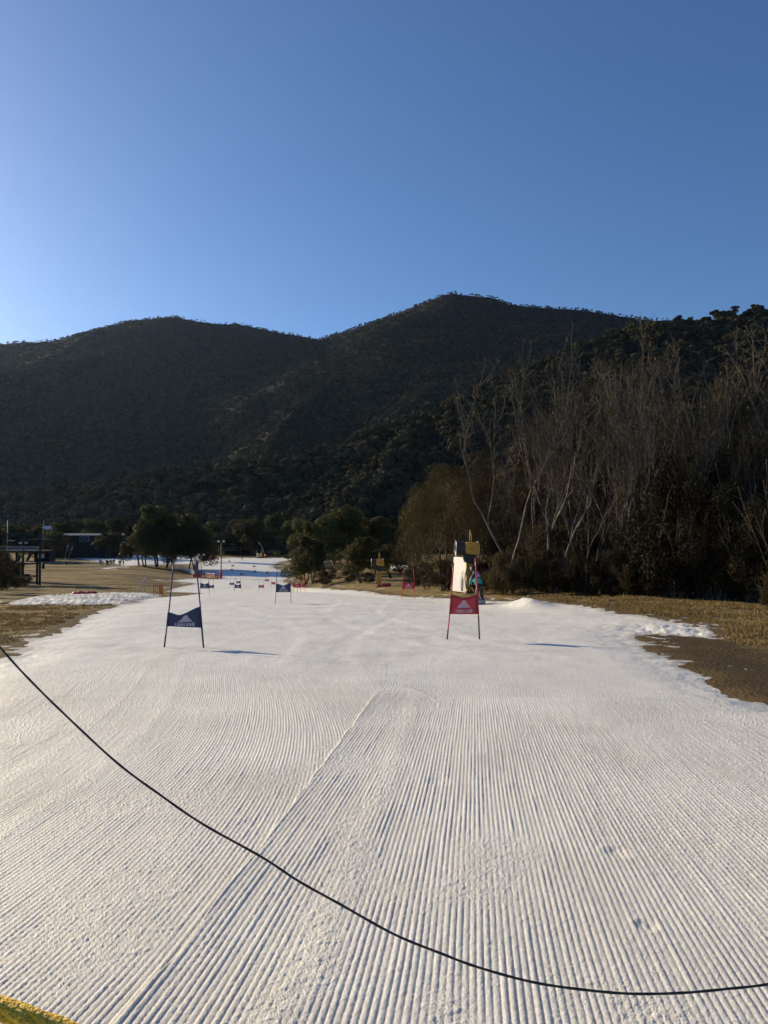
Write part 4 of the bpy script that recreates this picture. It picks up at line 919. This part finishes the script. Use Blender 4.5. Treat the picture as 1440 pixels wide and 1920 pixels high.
for i, (h, e) in enumerate(((J['wl'], Vector((-.05, -.42, .02))), (J['wr'], Vector((.66, .42, .06))))):
    a = sp + (h + Vector((-.02, 0, .0))) * S; b = sp + e * S; d = (b - a).normalized()
    m = MB(); m.tube([a - d * .1, a + d * .04], .018, 6, 1); m.tube([a + d * .04, b], [.009, .006], 6); m.tube([b - d * .07, b - d * .06], [.035, .035], 8, 1); m.box(b, (.01, .01, .03))
    o = m.build('ski_pole', [M['galv'], M['black']]); tag(o, ['ski pole in the left hand of the teal jacketed skier', 'ski pole trailing behind the teal jacketed skier'][i], 'ski pole', 'ski poles of the skier')
def stand_body(seed):
    r = random.Random(seed); w = r.uniform(-.05, .05)
    V = [(0, 0, .92), (0, 0, 1.15), (0, 0, 1.38), (0, -.01, 1.50), (0, -.02, 1.60), (0, -.02, 1.72), (-.10, 0, .88), (-.13, -.02, .48), (-.14, .02, .08), (-.15, -.14, .04), (.10, 0, .88), (.13 + w, -.04, .48), (.15 + w, .02, .08), (.16 + w, -.14, .04), (-.19, 0, 1.42), (-.27, .0, 1.16), (-.22, -.14 + w, .98), (.19, 0, 1.42), (.28, .02, 1.16), (.2, -.16 - w, 1.0)]
    E = [(0, 1), (1, 2), (2, 3), (3, 4), (4, 5), (0, 6), (6, 7), (7, 8), (8, 9), (0, 10), (10, 11), (11, 12), (12, 13), (2, 14), (14, 15), (15, 16), (2, 17), (17, 18), (18, 19)]
    ra = [.17, .16, .18, .08, .11, .08, .11, .085, .07, .06, .11, .085, .07, .06, .10, .08, .06, .10, .08, .06]
    return skin_body('person', V, E, ra, [M['pants'], M[['navy', 'black', 'dkred', 'wallgrey'][seed % 4]], M['skin'], M['black']], None, 1, 0, lambda c: 3 if c.z > 1.66 else 2 if c.z > 1.53 else 1 if c.z > .85 else 0)
PPL = [stand_body(i) for i in range(4)]; pu = [False] * 4
def person(px, py, hpx, i, label, group=None, crouch=1., rz=0.):
    p = cast(px, py); o = PPL[i] if not pu[i] else PPL[i].copy()
    if pu[i]: COL.objects.link(o)
    pu[i] = True; s = hpx * p.y / F / 1.78; o.location = p; o.scale = (s, s, s * crouch); o.rotation_euler.z = rz
    for k_ in ('group',):
        if k_ in o: del o[k_]
    tag(o, label, 'person', group); return o
for i, px in enumerate([187.5, 191, 194.5, 199.5, 201.5, 203.5, 206.5, 209, 211.5, 214]):
    person(px, 1059.5 - (i > 6) * 1.2, 10.5 - (i % 3) * .7, i % 4, 'person in dark ski clothes standing in the line at the left snow edge', 'people lined up at the left snow edge', 1, i * 1.1)
for i, px in enumerate([223.5, 226, 231.5]): person(px, 1060, 9.5 - i * .3, (i + 1) % 4, ['person left in the huddle right of the lined up people', 'person in the middle of the huddle right of the lined up people', 'person standing alone right of the huddle on the left snow'][i], 'people in the huddle')
for i, px in enumerate([226.2, 229.5, 234, 237.2]): person(px, 1041.5, 6.5, i, 'tiny person in dark clothes on the brown mound below the pale shed', 'people on the mound below the pale shed', 1, i)
person(211.5, 1042, 5.5, 1, 'tiny person by the far snow, left of the people on the mound', None); person(193, 1038.5, 7.5, 2, 'tiny person behind the dark red barrier', None)
person(143.5, 1057.5, 6, 3, 'person sitting alone on the grass near the leaning lances', None, .75)
person(453.5, 1051, 6.5, 0, 'lone far skier at the top end of the course', None); person(528.5, 1079.5, 11.5, 1, 'person in black standing at the right edge of the course', None); person(534, 1079.5, 9.5, 2, 'person in black crouching beside the standing one at the course edge', None, .8)
person(125, 1060, 6.5, 3, 'person beside the foot of the leaning lances', None)

# ------------------------------------------------------------------ masts, lances, fences
def mast(px, by, ty, label, rad, pad, padh, lamps, name='lamp_mast', colr='dksteel', lean=0.):
    p = cast(px, by); k = p.y / F; H = (by - ty) * k; o = empty(name, p, 0, label, 'mast')
    MB().tube([(0, 0, -.3), (lean * .5, 0, H * .5), (lean, 0, H)], [rad, rad * .8, rad * .55], 10).build('pole', M[colr], o)
    if pad: MB().tube([(0, 0, 0), (0, 0, padh * .96), (0, 0, padh)], [rad * 2.1, rad * 1.9, rad * 1.5], 12).build('pad', M[pad], o)
    if lamps:
        ar = MB().tube([(lean - .9, 0, H), (lean + .9, 0, H)], .05, 6).build('crossarm', M['dksteel'], o)
        for sx in (-.75, .72): l_ = MB().box((lean + sx, -.12, H + .28), (.62, .3, .55), 0, bev=.06).build('floodlight', M['steel'], o); MB().box((lean + sx, -.29, H + .28), (.5, .03, .44)).build('lens', M['lens'], l_)
    return o
mast(414.5, 1084, 1017, 'lamp mast with twin floodlights and red padded foot beside the course', .16, 'red', 2.3, True)
mast(81, 1066, 975, 'tall dark lift pole with thick dark foot on the left grass', .22, 'black', 1.9, False, 'lift_pole')
mast(377.5, 1079, 1042, 'thin grey lamp post behind the wooden post', .08, None, 0, True, 'lamp_post')
p = cast(369, 1082); k = p.y / F; o = empty('wooden_post', p, 0, 'brown wooden post with bent grey lamp head by the red fence', 'post')
MB().box((0, 0, 15 * k), (5.2 * k, 3 * k, 30 * k), 0, bev=.03).build('post', M['wood'], o); MB().tube([(0, 0, 29 * k), (-2 * k, 0, 36 * k), (3 * k, 0, 42 * k)], .11, 6).build('lamp_arm', M['galv'], o); MB().ball((3.5 * k, -.2, 32 * k), .35, 0, 8).build('lamp', M['lens'], o); MB().box((1 * k, 0, 3 * k), (14 * k, 1.2, 6 * k), 0, bev=.08).build('foot_pad', M['red'], o)
def lance(base, mid, tip, label, padh=0, rad=.09, name='snow_lance'):
    p = cast(*base); k = p.y / F; o = empty(name, p, 0, label, 'snow lance', 'leaning snow lances')
    f = lambda q: ((q[0] - base[0]) * k, 0, (base[1] - q[1]) * k)
    MB().tube([(0, 0, -.2), f(mid), f(tip)], [rad, rad * .9, rad * .8], 8).build('lance', M['galv'], o)
    a = Vector(f(mid)); t = Vector(f(tip)); MB().tube([a.lerp(t, .8), t + (t - a).normalized() * .25], rad * 1.5, 8).build('nozzle_head', M['lens'], o)
    if padh: MB().tube([(0, 0, 0), (-.1, 0, padh)], [.75, .45], 10).build('pad', M['red'], o)
    return o
lance((398, 1049.5), (385.5, 1024), (389, 1010.5), 'bent snow lance with red padded foot left of the lamp mast', 2.4)
lance((498.5, 1045), (493, 1029), (485.5, 1017.5), 'snow lance leaning left with dark red foot by the yellow machine', 1.8)
lance((120.5, 1050), (123, 1040), (127, 1022.5), 'left one of the two leaning white lances on the left grass'); lance((127, 1049), (131, 1038), (135.5, 1025.5), 'right one of the two leaning white lances on the left grass')
p = cast(123, 1058); k = p.y / F; o = empty('sign_board', p, 0, 'white tilted board on a dark post below the two leaning lances', 'sign'); MB().tube([(0, 0, 0), (0, 0, 7 * k)], .12, 6).build('post', M['black'], o); MB().box((-1.5 * k, -.2, 6.5 * k), (1.7 * k, .08, 8 * k), 0, (0, .55, 0)).build('board', M['white'], o)
# plank frame on the snow edge
p = cast(264, 1112); k = p.y / F; o = empty('plank_frame', p, 0, 'pale leaning plank propped on thin legs beside the rutted snow', 'plank frame')
f = lambda x, y: ((x - 264) * k, 0, (1112 - y) * k)
a, b = Vector(f(257, 1112)), Vector(f(276, 1079)); dd = (b - a)
MB().box((a.lerp(b, .72)), (.16, .05, dd.length * .55), 0, (0, math.atan2(dd.x, dd.z), 0), bev=.01).build('plank', M['galv'], o); MB().tube([a, a.lerp(b, .5)], .028, 6).tube([a + Vector((.12, .1, 0)), a.lerp(b, .5) + Vector((.05, 0, 0))], .028, 6).build('leg', M['galv'], o)
MB().tube([f(271.5, 1113), f(269.5, 1091)], .03, 6).build('leg', M['galv'], o)
p = cast(158, 1115); k = p.y / F; m = MB(); r_ = random.Random(3)
for i in range(5): m.ball((-.45 * i * .9 + .9, r_.uniform(-.2, .2), .14 + .05 * r_.random()), .32, 0, 8, (1.3, .8, .6))
tag(m.build('red_bag', M['red'], None, p), 'crumpled red bag lying on top of the rutted snow strip', 'bag')
def fence(name, pts, label, n, ph, post, rails, railm, net=None, cat='fence', prad=.05, sag=.0):
    w = [cast(*q) for q in pts]; base = w[0]; o = empty(name, base, 0, label, cat)
    seg = [(w[i + 1] - w[i]).length for i in range(len(w) - 1)]; tot = sum(seg)
    def along(t):
        s = t * tot; i = 0
        while i < len(seg) - 1 and s > seg[i]: s -= seg[i]; i += 1
        q = w[i].lerp(w[i + 1], min(1, s / seg[i])); return Vector((q.x, q.y, gz(q.x, q.y))) - base
    P_ = [along(i / (n - 1)) for i in range(n)]; r = random.Random(n)
    for q in P_: MB().tube([q + Vector((0, 0, -.2)), q + Vector((r.uniform(-.06, .06), 0, ph))], prad, 6).build('post', M[post], o)
    for h in rails:
        pts_ = []
        for i in range(n - 1): pts_ += [P_[i] + Vector((0, 0, h)), (P_[i] + P_[i + 1]) / 2 + Vector((0, 0, h - sag))]
        MB().tube(pts_ + [P_[-1] + Vector((0, 0, h))], prad * .55, 5).build('rail', M[railm], o)
    if net:
        m = MB()
        for i in range(n - 1):
            a, b = P_[i], P_[i + 1]; L = (b - a).length; c = max(3, int(L / .5))
            for j in range(c + 1): q = a.lerp(b, j / c); m.tube([q + Vector((0, .02, .08)), q + Vector((0, .02, ph * .95))], .02, 4, cap=False)
            for j in range(6): h = .1 + j * ph * .17; m.tube([a + Vector((0, .02, h)), b + Vector((0, .02, h - sag))], .02, 4, cap=False)
        m.build('netting', M[net], o)
    return o
fence('rope_fence', [(318, 1066), (335, 1067.5), (352, 1073), (365, 1080)], 'pale rope and post fence running downhill past the gum trees', 10, 1.5, 'wood', (.5, .95, 1.35), 'white', 'lens')
fence('red_fence', [(383, 1083), (395, 1084.5), (404, 1085.5), (409, 1085)], 'red mesh fence between the wooden post and the lamp mast', 7, 1.5, 'red', (1.3,), 'red', 'red', prad=.09)
fence('net_fence', [(288, 1116), (297, 1116), (305, 1115)], 'small orange net fence at the snow edge left of the blue gate', 4, 1.05, 'orange', (1.0,), 'orange', 'orange', prad=.03)
fence('net_fence', [(206, 1111), (235, 1110.5), (262, 1110)], 'faint orange net fence behind the rutted snow strip', 6, .6, 'orange', (.5,), 'orange', None, prad=.02)
fence('barrier', [(104, 1045), (130, 1043.5), (155, 1042.5), (180, 1042)], 'dark red barrier with white gaps along the far left snow', 14, 1.5, 'dkred', (.5, 1.2), 'dkred', 'dkred', 'barrier', .12)
fence('rope_fence', [(233, 1053), (250, 1053), (268, 1054), (285, 1056)], 'thin rope fence across the far left snow patch', 8, 1.3, 'wood', (.6, 1.2), 'wood', None, prad=.04)
fence('timing_rope', [(426, 1085.5), (455, 1087), (495, 1089)], 'thin dark rope lying across the course below the tree shadow', 5, .25, 'black', (.22,), 'black', None, 'rope', .03)
# ------------------------------------------------------------------ village buildings and the lift station
def lodge(name, px0, px1, by, eave, ridge, d, depth, wallm, roofm, label, wins=(), gable=False, doors=()):
    c = (px0 + px1) / 2; k = d / F; x = (c - 720) * k; z0 = CAMZ + ray(c, by)[1] * d; w = (px1 - px0) * k; he = (by - eave) * k; hr = (by - ridge) * k
    o = empty(name, (x, d, z0), 0, label, 'building')
    if gable:
        MB().prism([(-w / 2, -1), (w / 2, -1), (w / 2, he), (0, hr - .15), (-w / 2, he)], 0, depth).build('wall', M[wallm], o)
        m = MB()
        for s in (-1, 1): m.add([(0, -.6, hr), (0, depth + .6, hr), (s * (w / 2 + .6), depth + .6, he - .35), (s * (w / 2 + .6), -.6, he - .35), (0, -.6, hr + .22), (0, depth + .6, hr + .22), (s * (w / 2 + .6), depth + .6, he - .13), (s * (w / 2 + .6), -.6, he - .13)], [(0, 1, 2, 3), (7, 6, 5, 4), (3, 2, 6, 7), (0, 3, 7, 4), (1, 5, 6, 2)])
        m.build('roof', M[roofm], o)
    else:
        MB().box((0, depth / 2, he / 2 - .5), (w, depth, he + 1)).build('wall', M[wallm], o)
        m = MB(); e = .7
        if hr > he + .2: m.add([(-w / 2 - e, -e, he + .02), (w / 2 + e, -e, he + .02), (w / 2 + e, depth / 2, hr), (-w / 2 - e, depth / 2, hr), (-w / 2 - e, depth + e, he + .02), (w / 2 + e, depth + e, he + .02)], [(0, 1, 2, 3), (3, 2, 5, 4), (0, 3, 4), (1, 5, 2)])
        else: m.box((0, depth / 2, he + .16), (w + 2 * e, depth + 2 * e, .3))
        m.build('roof', M[roofm], o)
    for (a, b, t, u) in wins:
        ww = (b - a) * k; wh = (u - t) * k; wx = ((a + b) / 2 - c) * k; wz = (by - (t + u) / 2) * k
        f = MB()
        for sx in (-1, 1): f.box((wx + sx * ww / 2, -.06, wz), (.12, .14, wh + .12))
        for sz in (-1, 1): f.box((wx, -.06, wz + sz * wh / 2), (ww - .12, .14, .12))
        q = f.build('window', M['galv'], o); MB().box((wx, -.03, wz), (ww - .12, .06, wh - .12)).build('pane', M['glass'], q)
    for (a, b, t, u) in doors:
        ww = (b - a) * k; wh = (u - t) * k; wx = ((a + b) / 2 - c) * k; wz = (by - (t + u) / 2) * k; MB().box((wx, -.05, wz), (ww, .1, wh)).build('door', M['lens'], o)
    return o
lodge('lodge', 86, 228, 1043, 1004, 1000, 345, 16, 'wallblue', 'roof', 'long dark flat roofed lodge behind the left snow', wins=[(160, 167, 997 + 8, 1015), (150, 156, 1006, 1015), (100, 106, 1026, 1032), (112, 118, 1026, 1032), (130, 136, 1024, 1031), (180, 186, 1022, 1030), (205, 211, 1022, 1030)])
lodge('tall_block', 389, 405, 1043, 1005, 1005, 470, 14, 'wallblue', 'roof', 'tall blue block left of the lamp mast lights', wins=[(392, 395, 1010, 1016), (398, 402, 1018, 1024)])
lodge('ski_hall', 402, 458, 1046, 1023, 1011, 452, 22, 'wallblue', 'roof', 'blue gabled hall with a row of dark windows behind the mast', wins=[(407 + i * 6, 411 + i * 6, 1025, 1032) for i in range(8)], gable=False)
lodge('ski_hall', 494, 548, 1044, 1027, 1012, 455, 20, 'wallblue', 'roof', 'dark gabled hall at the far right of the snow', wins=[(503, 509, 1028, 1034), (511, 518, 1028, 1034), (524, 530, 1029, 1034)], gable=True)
lodge('kiosk', 498, 520, 1042, 1031, 1026, 440, 6, 'wallgrey', 'roof', 'small kiosk with pale windows in front of the far right hall', wins=[(503, 508, 1031.5, 1036), (510, 517, 1031.5, 1036)])
lodge('shed', 232, 244, 1031, 1018, 1017, 352, 6, 'wallgrey', 'galv', 'pale shed with double doors above the brown mound', doors=[(233, 237.3, 1019, 1030), (238.2, 243, 1019, 1030)])
lodge('house', 79, 106, 1004, 993, 986, 520, 9, 'wallbrown', 'paler', 'house with snowy roof behind the tall lift pole', wins=[(84, 88, 995, 999), (95, 99, 995, 999)])
lodge('house', 128, 146, 996, 990, 984, 560, 9, 'wallbrown', 'paler', 'small house with white roof above the long dark lodge', wins=[(133, 136, 990, 994)])
lodge('house', 210, 236, 1018, 1012, 1009, 430, 9, 'wallbrown', 'paler', 'low house with a pale snowy roof left of the spreading gum', wins=[(214, 218, 1013, 1017), (226, 230, 1013, 1017)])
lodge('house', 514, 530, 988, 981, 976, 560, 7, 'white', 'paler', 'white house on the terrace above the far right hall', wins=[(517, 520, 981, 985), (523, 526, 981, 985)])
# lift station on the left
D0 = 150; k = D0 / F; c = 34; base = on(c, D0); z0 = base.z
st = empty('lift_station', base, .0, 'dark chairlift station with posts, flat roofs and deck at the left edge', 'building')
X = lambda px: (px - c) * k
Z = lambda py: CAMZ + ray(c, py)[1] * D0 - z0
for i, px in enumerate([8, 21, 44, 60, 76]):
    MB().box((X(px), (i % 2) * 2.5, (Z(1002) - 1) / 2), (.34, .34, Z(1002) + 1)).build('post', M['wallgrey'], st)
MB().box((X(16), 2, Z(1002)), (X(38) - X(-14), 7, .35)).build('roof', M['wallgrey'], st); MB().box((X(56), 3, Z(1012.5)), (X(74) - X(36), 7, .35)).build('roof', M['wallgrey'], st)
MB().box((X(34), 1.5, Z(1034)), (X(84) - X(-14), 6, .4)).build('deck', M['wallbrown'], st); MB().box((X(34), 1.2, Z(1057)), (X(60) - X(8), 5, .3)).build('platform', M['wallgrey'], st)
m = MB(); r_ = random.Random(9)
for i in range(34): m.box((X(0 + i * 2.4), -1.4, Z(1029)), (.09, .09, Z(1024) - Z(1033)))
m.box((X(38), -1.4, Z(1024.5)), (X(80) - X(-4), .1, .12)); m.build('railing', M['steel'], st)
MB().box((X(42), .5, Z(1018)), (X(50) - X(34), .2, .35)).build('white_fascia', M['white'], st); MB().box((X(18), .5, Z(1013.5)), (X(24) - X(9), .2, .2)).build('fascia', M['galv'], st)  # one fascia in white paint, the left one galvanised
MB().box((X(46), -1.2, Z(1039)), (.62, .08, .55)).build('notice_board', M['padyel'], st)
MB().box((X(68), 4, Z(1045)), (X(82) - X(54), 3, Z(1036) - Z(1054))).build('cabin', M['wallblue'], st); MB().box((X(66), 2.4, Z(1043)), (1.6, .1, .9)).build('cabin_window', M['lens'], st)
MB().tube([(X(2), 3, 0), (X(2), 3, Z(965))], [.32, .2], 10).build('tower', M['dksteel'], st); MB().box((X(2), 3, Z(967)), (2.6, .3, .3)).build('tower_arm', M['dksteel'], st)
# moving things by the lodge
def van(px, by, wpx, colm, label, name='van'):
    p = cast(px, by); d = max(p.y, 300); p = on(px, d); s = wpx * d / F / 4.9; o = empty(name, p, 0, label, 'van'); o.scale = (s, s, s)
    b = MB().prism([(-2.4, .35), (2.45, .35), (2.45, 1.0), (2.1, 1.2), (1.55, 1.95), (1.2, 2.1), (-2.3, 2.1), (-2.42, 1.9)], -.95, .95).build('body', M[colm], o)
    MB().prism([(-2.1, 1.25), (1.7, 1.25), (1.45, 1.8), (-2.1, 1.8)], -.962, -.955).build('windows', M['glass'], b)
    for x in (-1.5, 1.6): w_ = MB().tube([(x, -.98, .35), (x, -.7, .35)], .36, 12).build('wheel', M['black'], o); MB().tube([(x, -1.0, .35), (x, -.97, .35)], .2, 10).build('rim', M['galv'], w_)
    MB().box((2.42, -.6, .85), (.1, .35, .2)).build('headlight', M['lens'], o); return o
van(111, 1038, 22, 'steel', 'grey blue van parked before the long dark lodge')
van(146, 1041, 11, 'wallgrey', 'small dark van at the right of the grey blue one')
# yellow machine by the far hall
p = cast(487, 1046); d = p.y; kk = d / F; o = empty('snow_machine', p, 0, 'yellow snow machine with two round lamps at the far end of the course', 'machine')
MB().box((0, 0, 4.5 * kk), (10 * kk, 3, 6.5 * kk), 0, bev=.15, taper=.9).build('housing', M['padyel'], o); MB().box((-4.6 * kk, -1.2, 4.2 * kk), (1.2 * kk, .8, 8 * kk)).build('side_panel', M['white'], o); MB().box((0, 0, .6 * kk), (11 * kk, 3.2, 1.2 * kk)).build('track', M['black'], o)
for s in (-3, 3): MB().ball((s * kk, -1.2, 8.6 * kk), .8 * kk, 0, 8).build('lamp', M['lens'], o)

# ------------------------------------------------------------------ hanging cord and yellow rope near the camera
CP_ = [(-260, 905, 1.9), (-120, 1070, 1.8), (0, 1213, 1.72), (60, 1278, 1.68), (130, 1346, 1.64), (220, 1430, 1.58), (300, 1490, 1.54), (380, 1541, 1.50), (490, 1607, 1.46), (560, 1652, 1.43), (640, 1697, 1.41), (740, 1752, 1.39), (830, 1790, 1.38), (900, 1814, 1.37), (1000, 1842, 1.36), (1100, 1857, 1.36), (1190, 1863, 1.36), (1280, 1861, 1.37), (1360, 1853, 1.38), (1440, 1843, 1.39), (1560, 1822, 1.42), (1700, 1780, 1.46), (1900, 1690, 1.55)]
CW = [at(*q) for q in CP_]
def smooth(pts, n=6):
    out = []
    for i in range(len(pts) - 1):
        a, b, c, d = pts[max(i - 1, 0)], pts[i], pts[i + 1], pts[min(i + 2, len(pts) - 1)]
        for j in range(n):
            t = j / n; out.append(.5 * ((2 * b) + (c - a) * t + (2 * a - 5 * b + 4 * c - d) * t * t + (3 * b - a - 3 * c + d) * t ** 3))
    return out + [pts[-1]]
rk = random.Random(2); CW = [v + Vector((rk.gauss(0, .0012), 0, rk.gauss(0, .0012))) for v in CW]; CS = smooth(CW, 10)
o = MB().tube(CS, [.0023 + .0002 * math.sin(i * .9) for i in range(len(CS))], 8).build('cord', M['black']); tag(o, 'thin black cord hanging in a long curve across the foreground', 'cord')
YP = smooth([at(-260, 1800, .62), at(-120, 1838, .60), at(0, 1890, .58), at(80, 1918, .57), at(160, 1952, .56), at(300, 2010, .55)], 14)
m = MB()
for s in range(4):
    pts = []
    for i, p in enumerate(YP):
        t = (YP[min(i + 1, len(YP) - 1)] - YP[max(i - 1, 0)]).normalized(); a = t.orthogonal().normalized(); b = t.cross(a); ang = i * .10 + s * 1.571
        pts.append(p + (a * math.cos(ang) + b * math.sin(ang)) * .0036)
    m.tube(pts, .0046, 8)
o = m.build('yellow_rope', M['yrope']); tag(o, 'twisted yellow rope crossing the bottom left corner', 'rope')
# ------------------------------------------------------------------ valley air
mh = bpy.data.materials.new('valley_haze'); mh.use_nodes = True
hn = mh.node_tree.nodes; hl = mh.node_tree.links
for q in list(hn):
    if q.type != 'OUTPUT_MATERIAL': hn.remove(q)
pv = hn.new('ShaderNodeVolumePrincipled'); pv.inputs['Color'].default_value = (.42, .60, .95, 1); pv.inputs['Density'].default_value = 1.3e-5; pv.inputs['Anisotropy'].default_value = .45
hl.new(pv.outputs[0], [q for q in hn if q.type == 'OUTPUT_MATERIAL'][0].inputs['Volume'])
mb = MB(); mb.box((0, 1780, 440), (7800, 3900, 1160)); hz = mb.build('haze', mh); hz['kind'] = 'stuff'
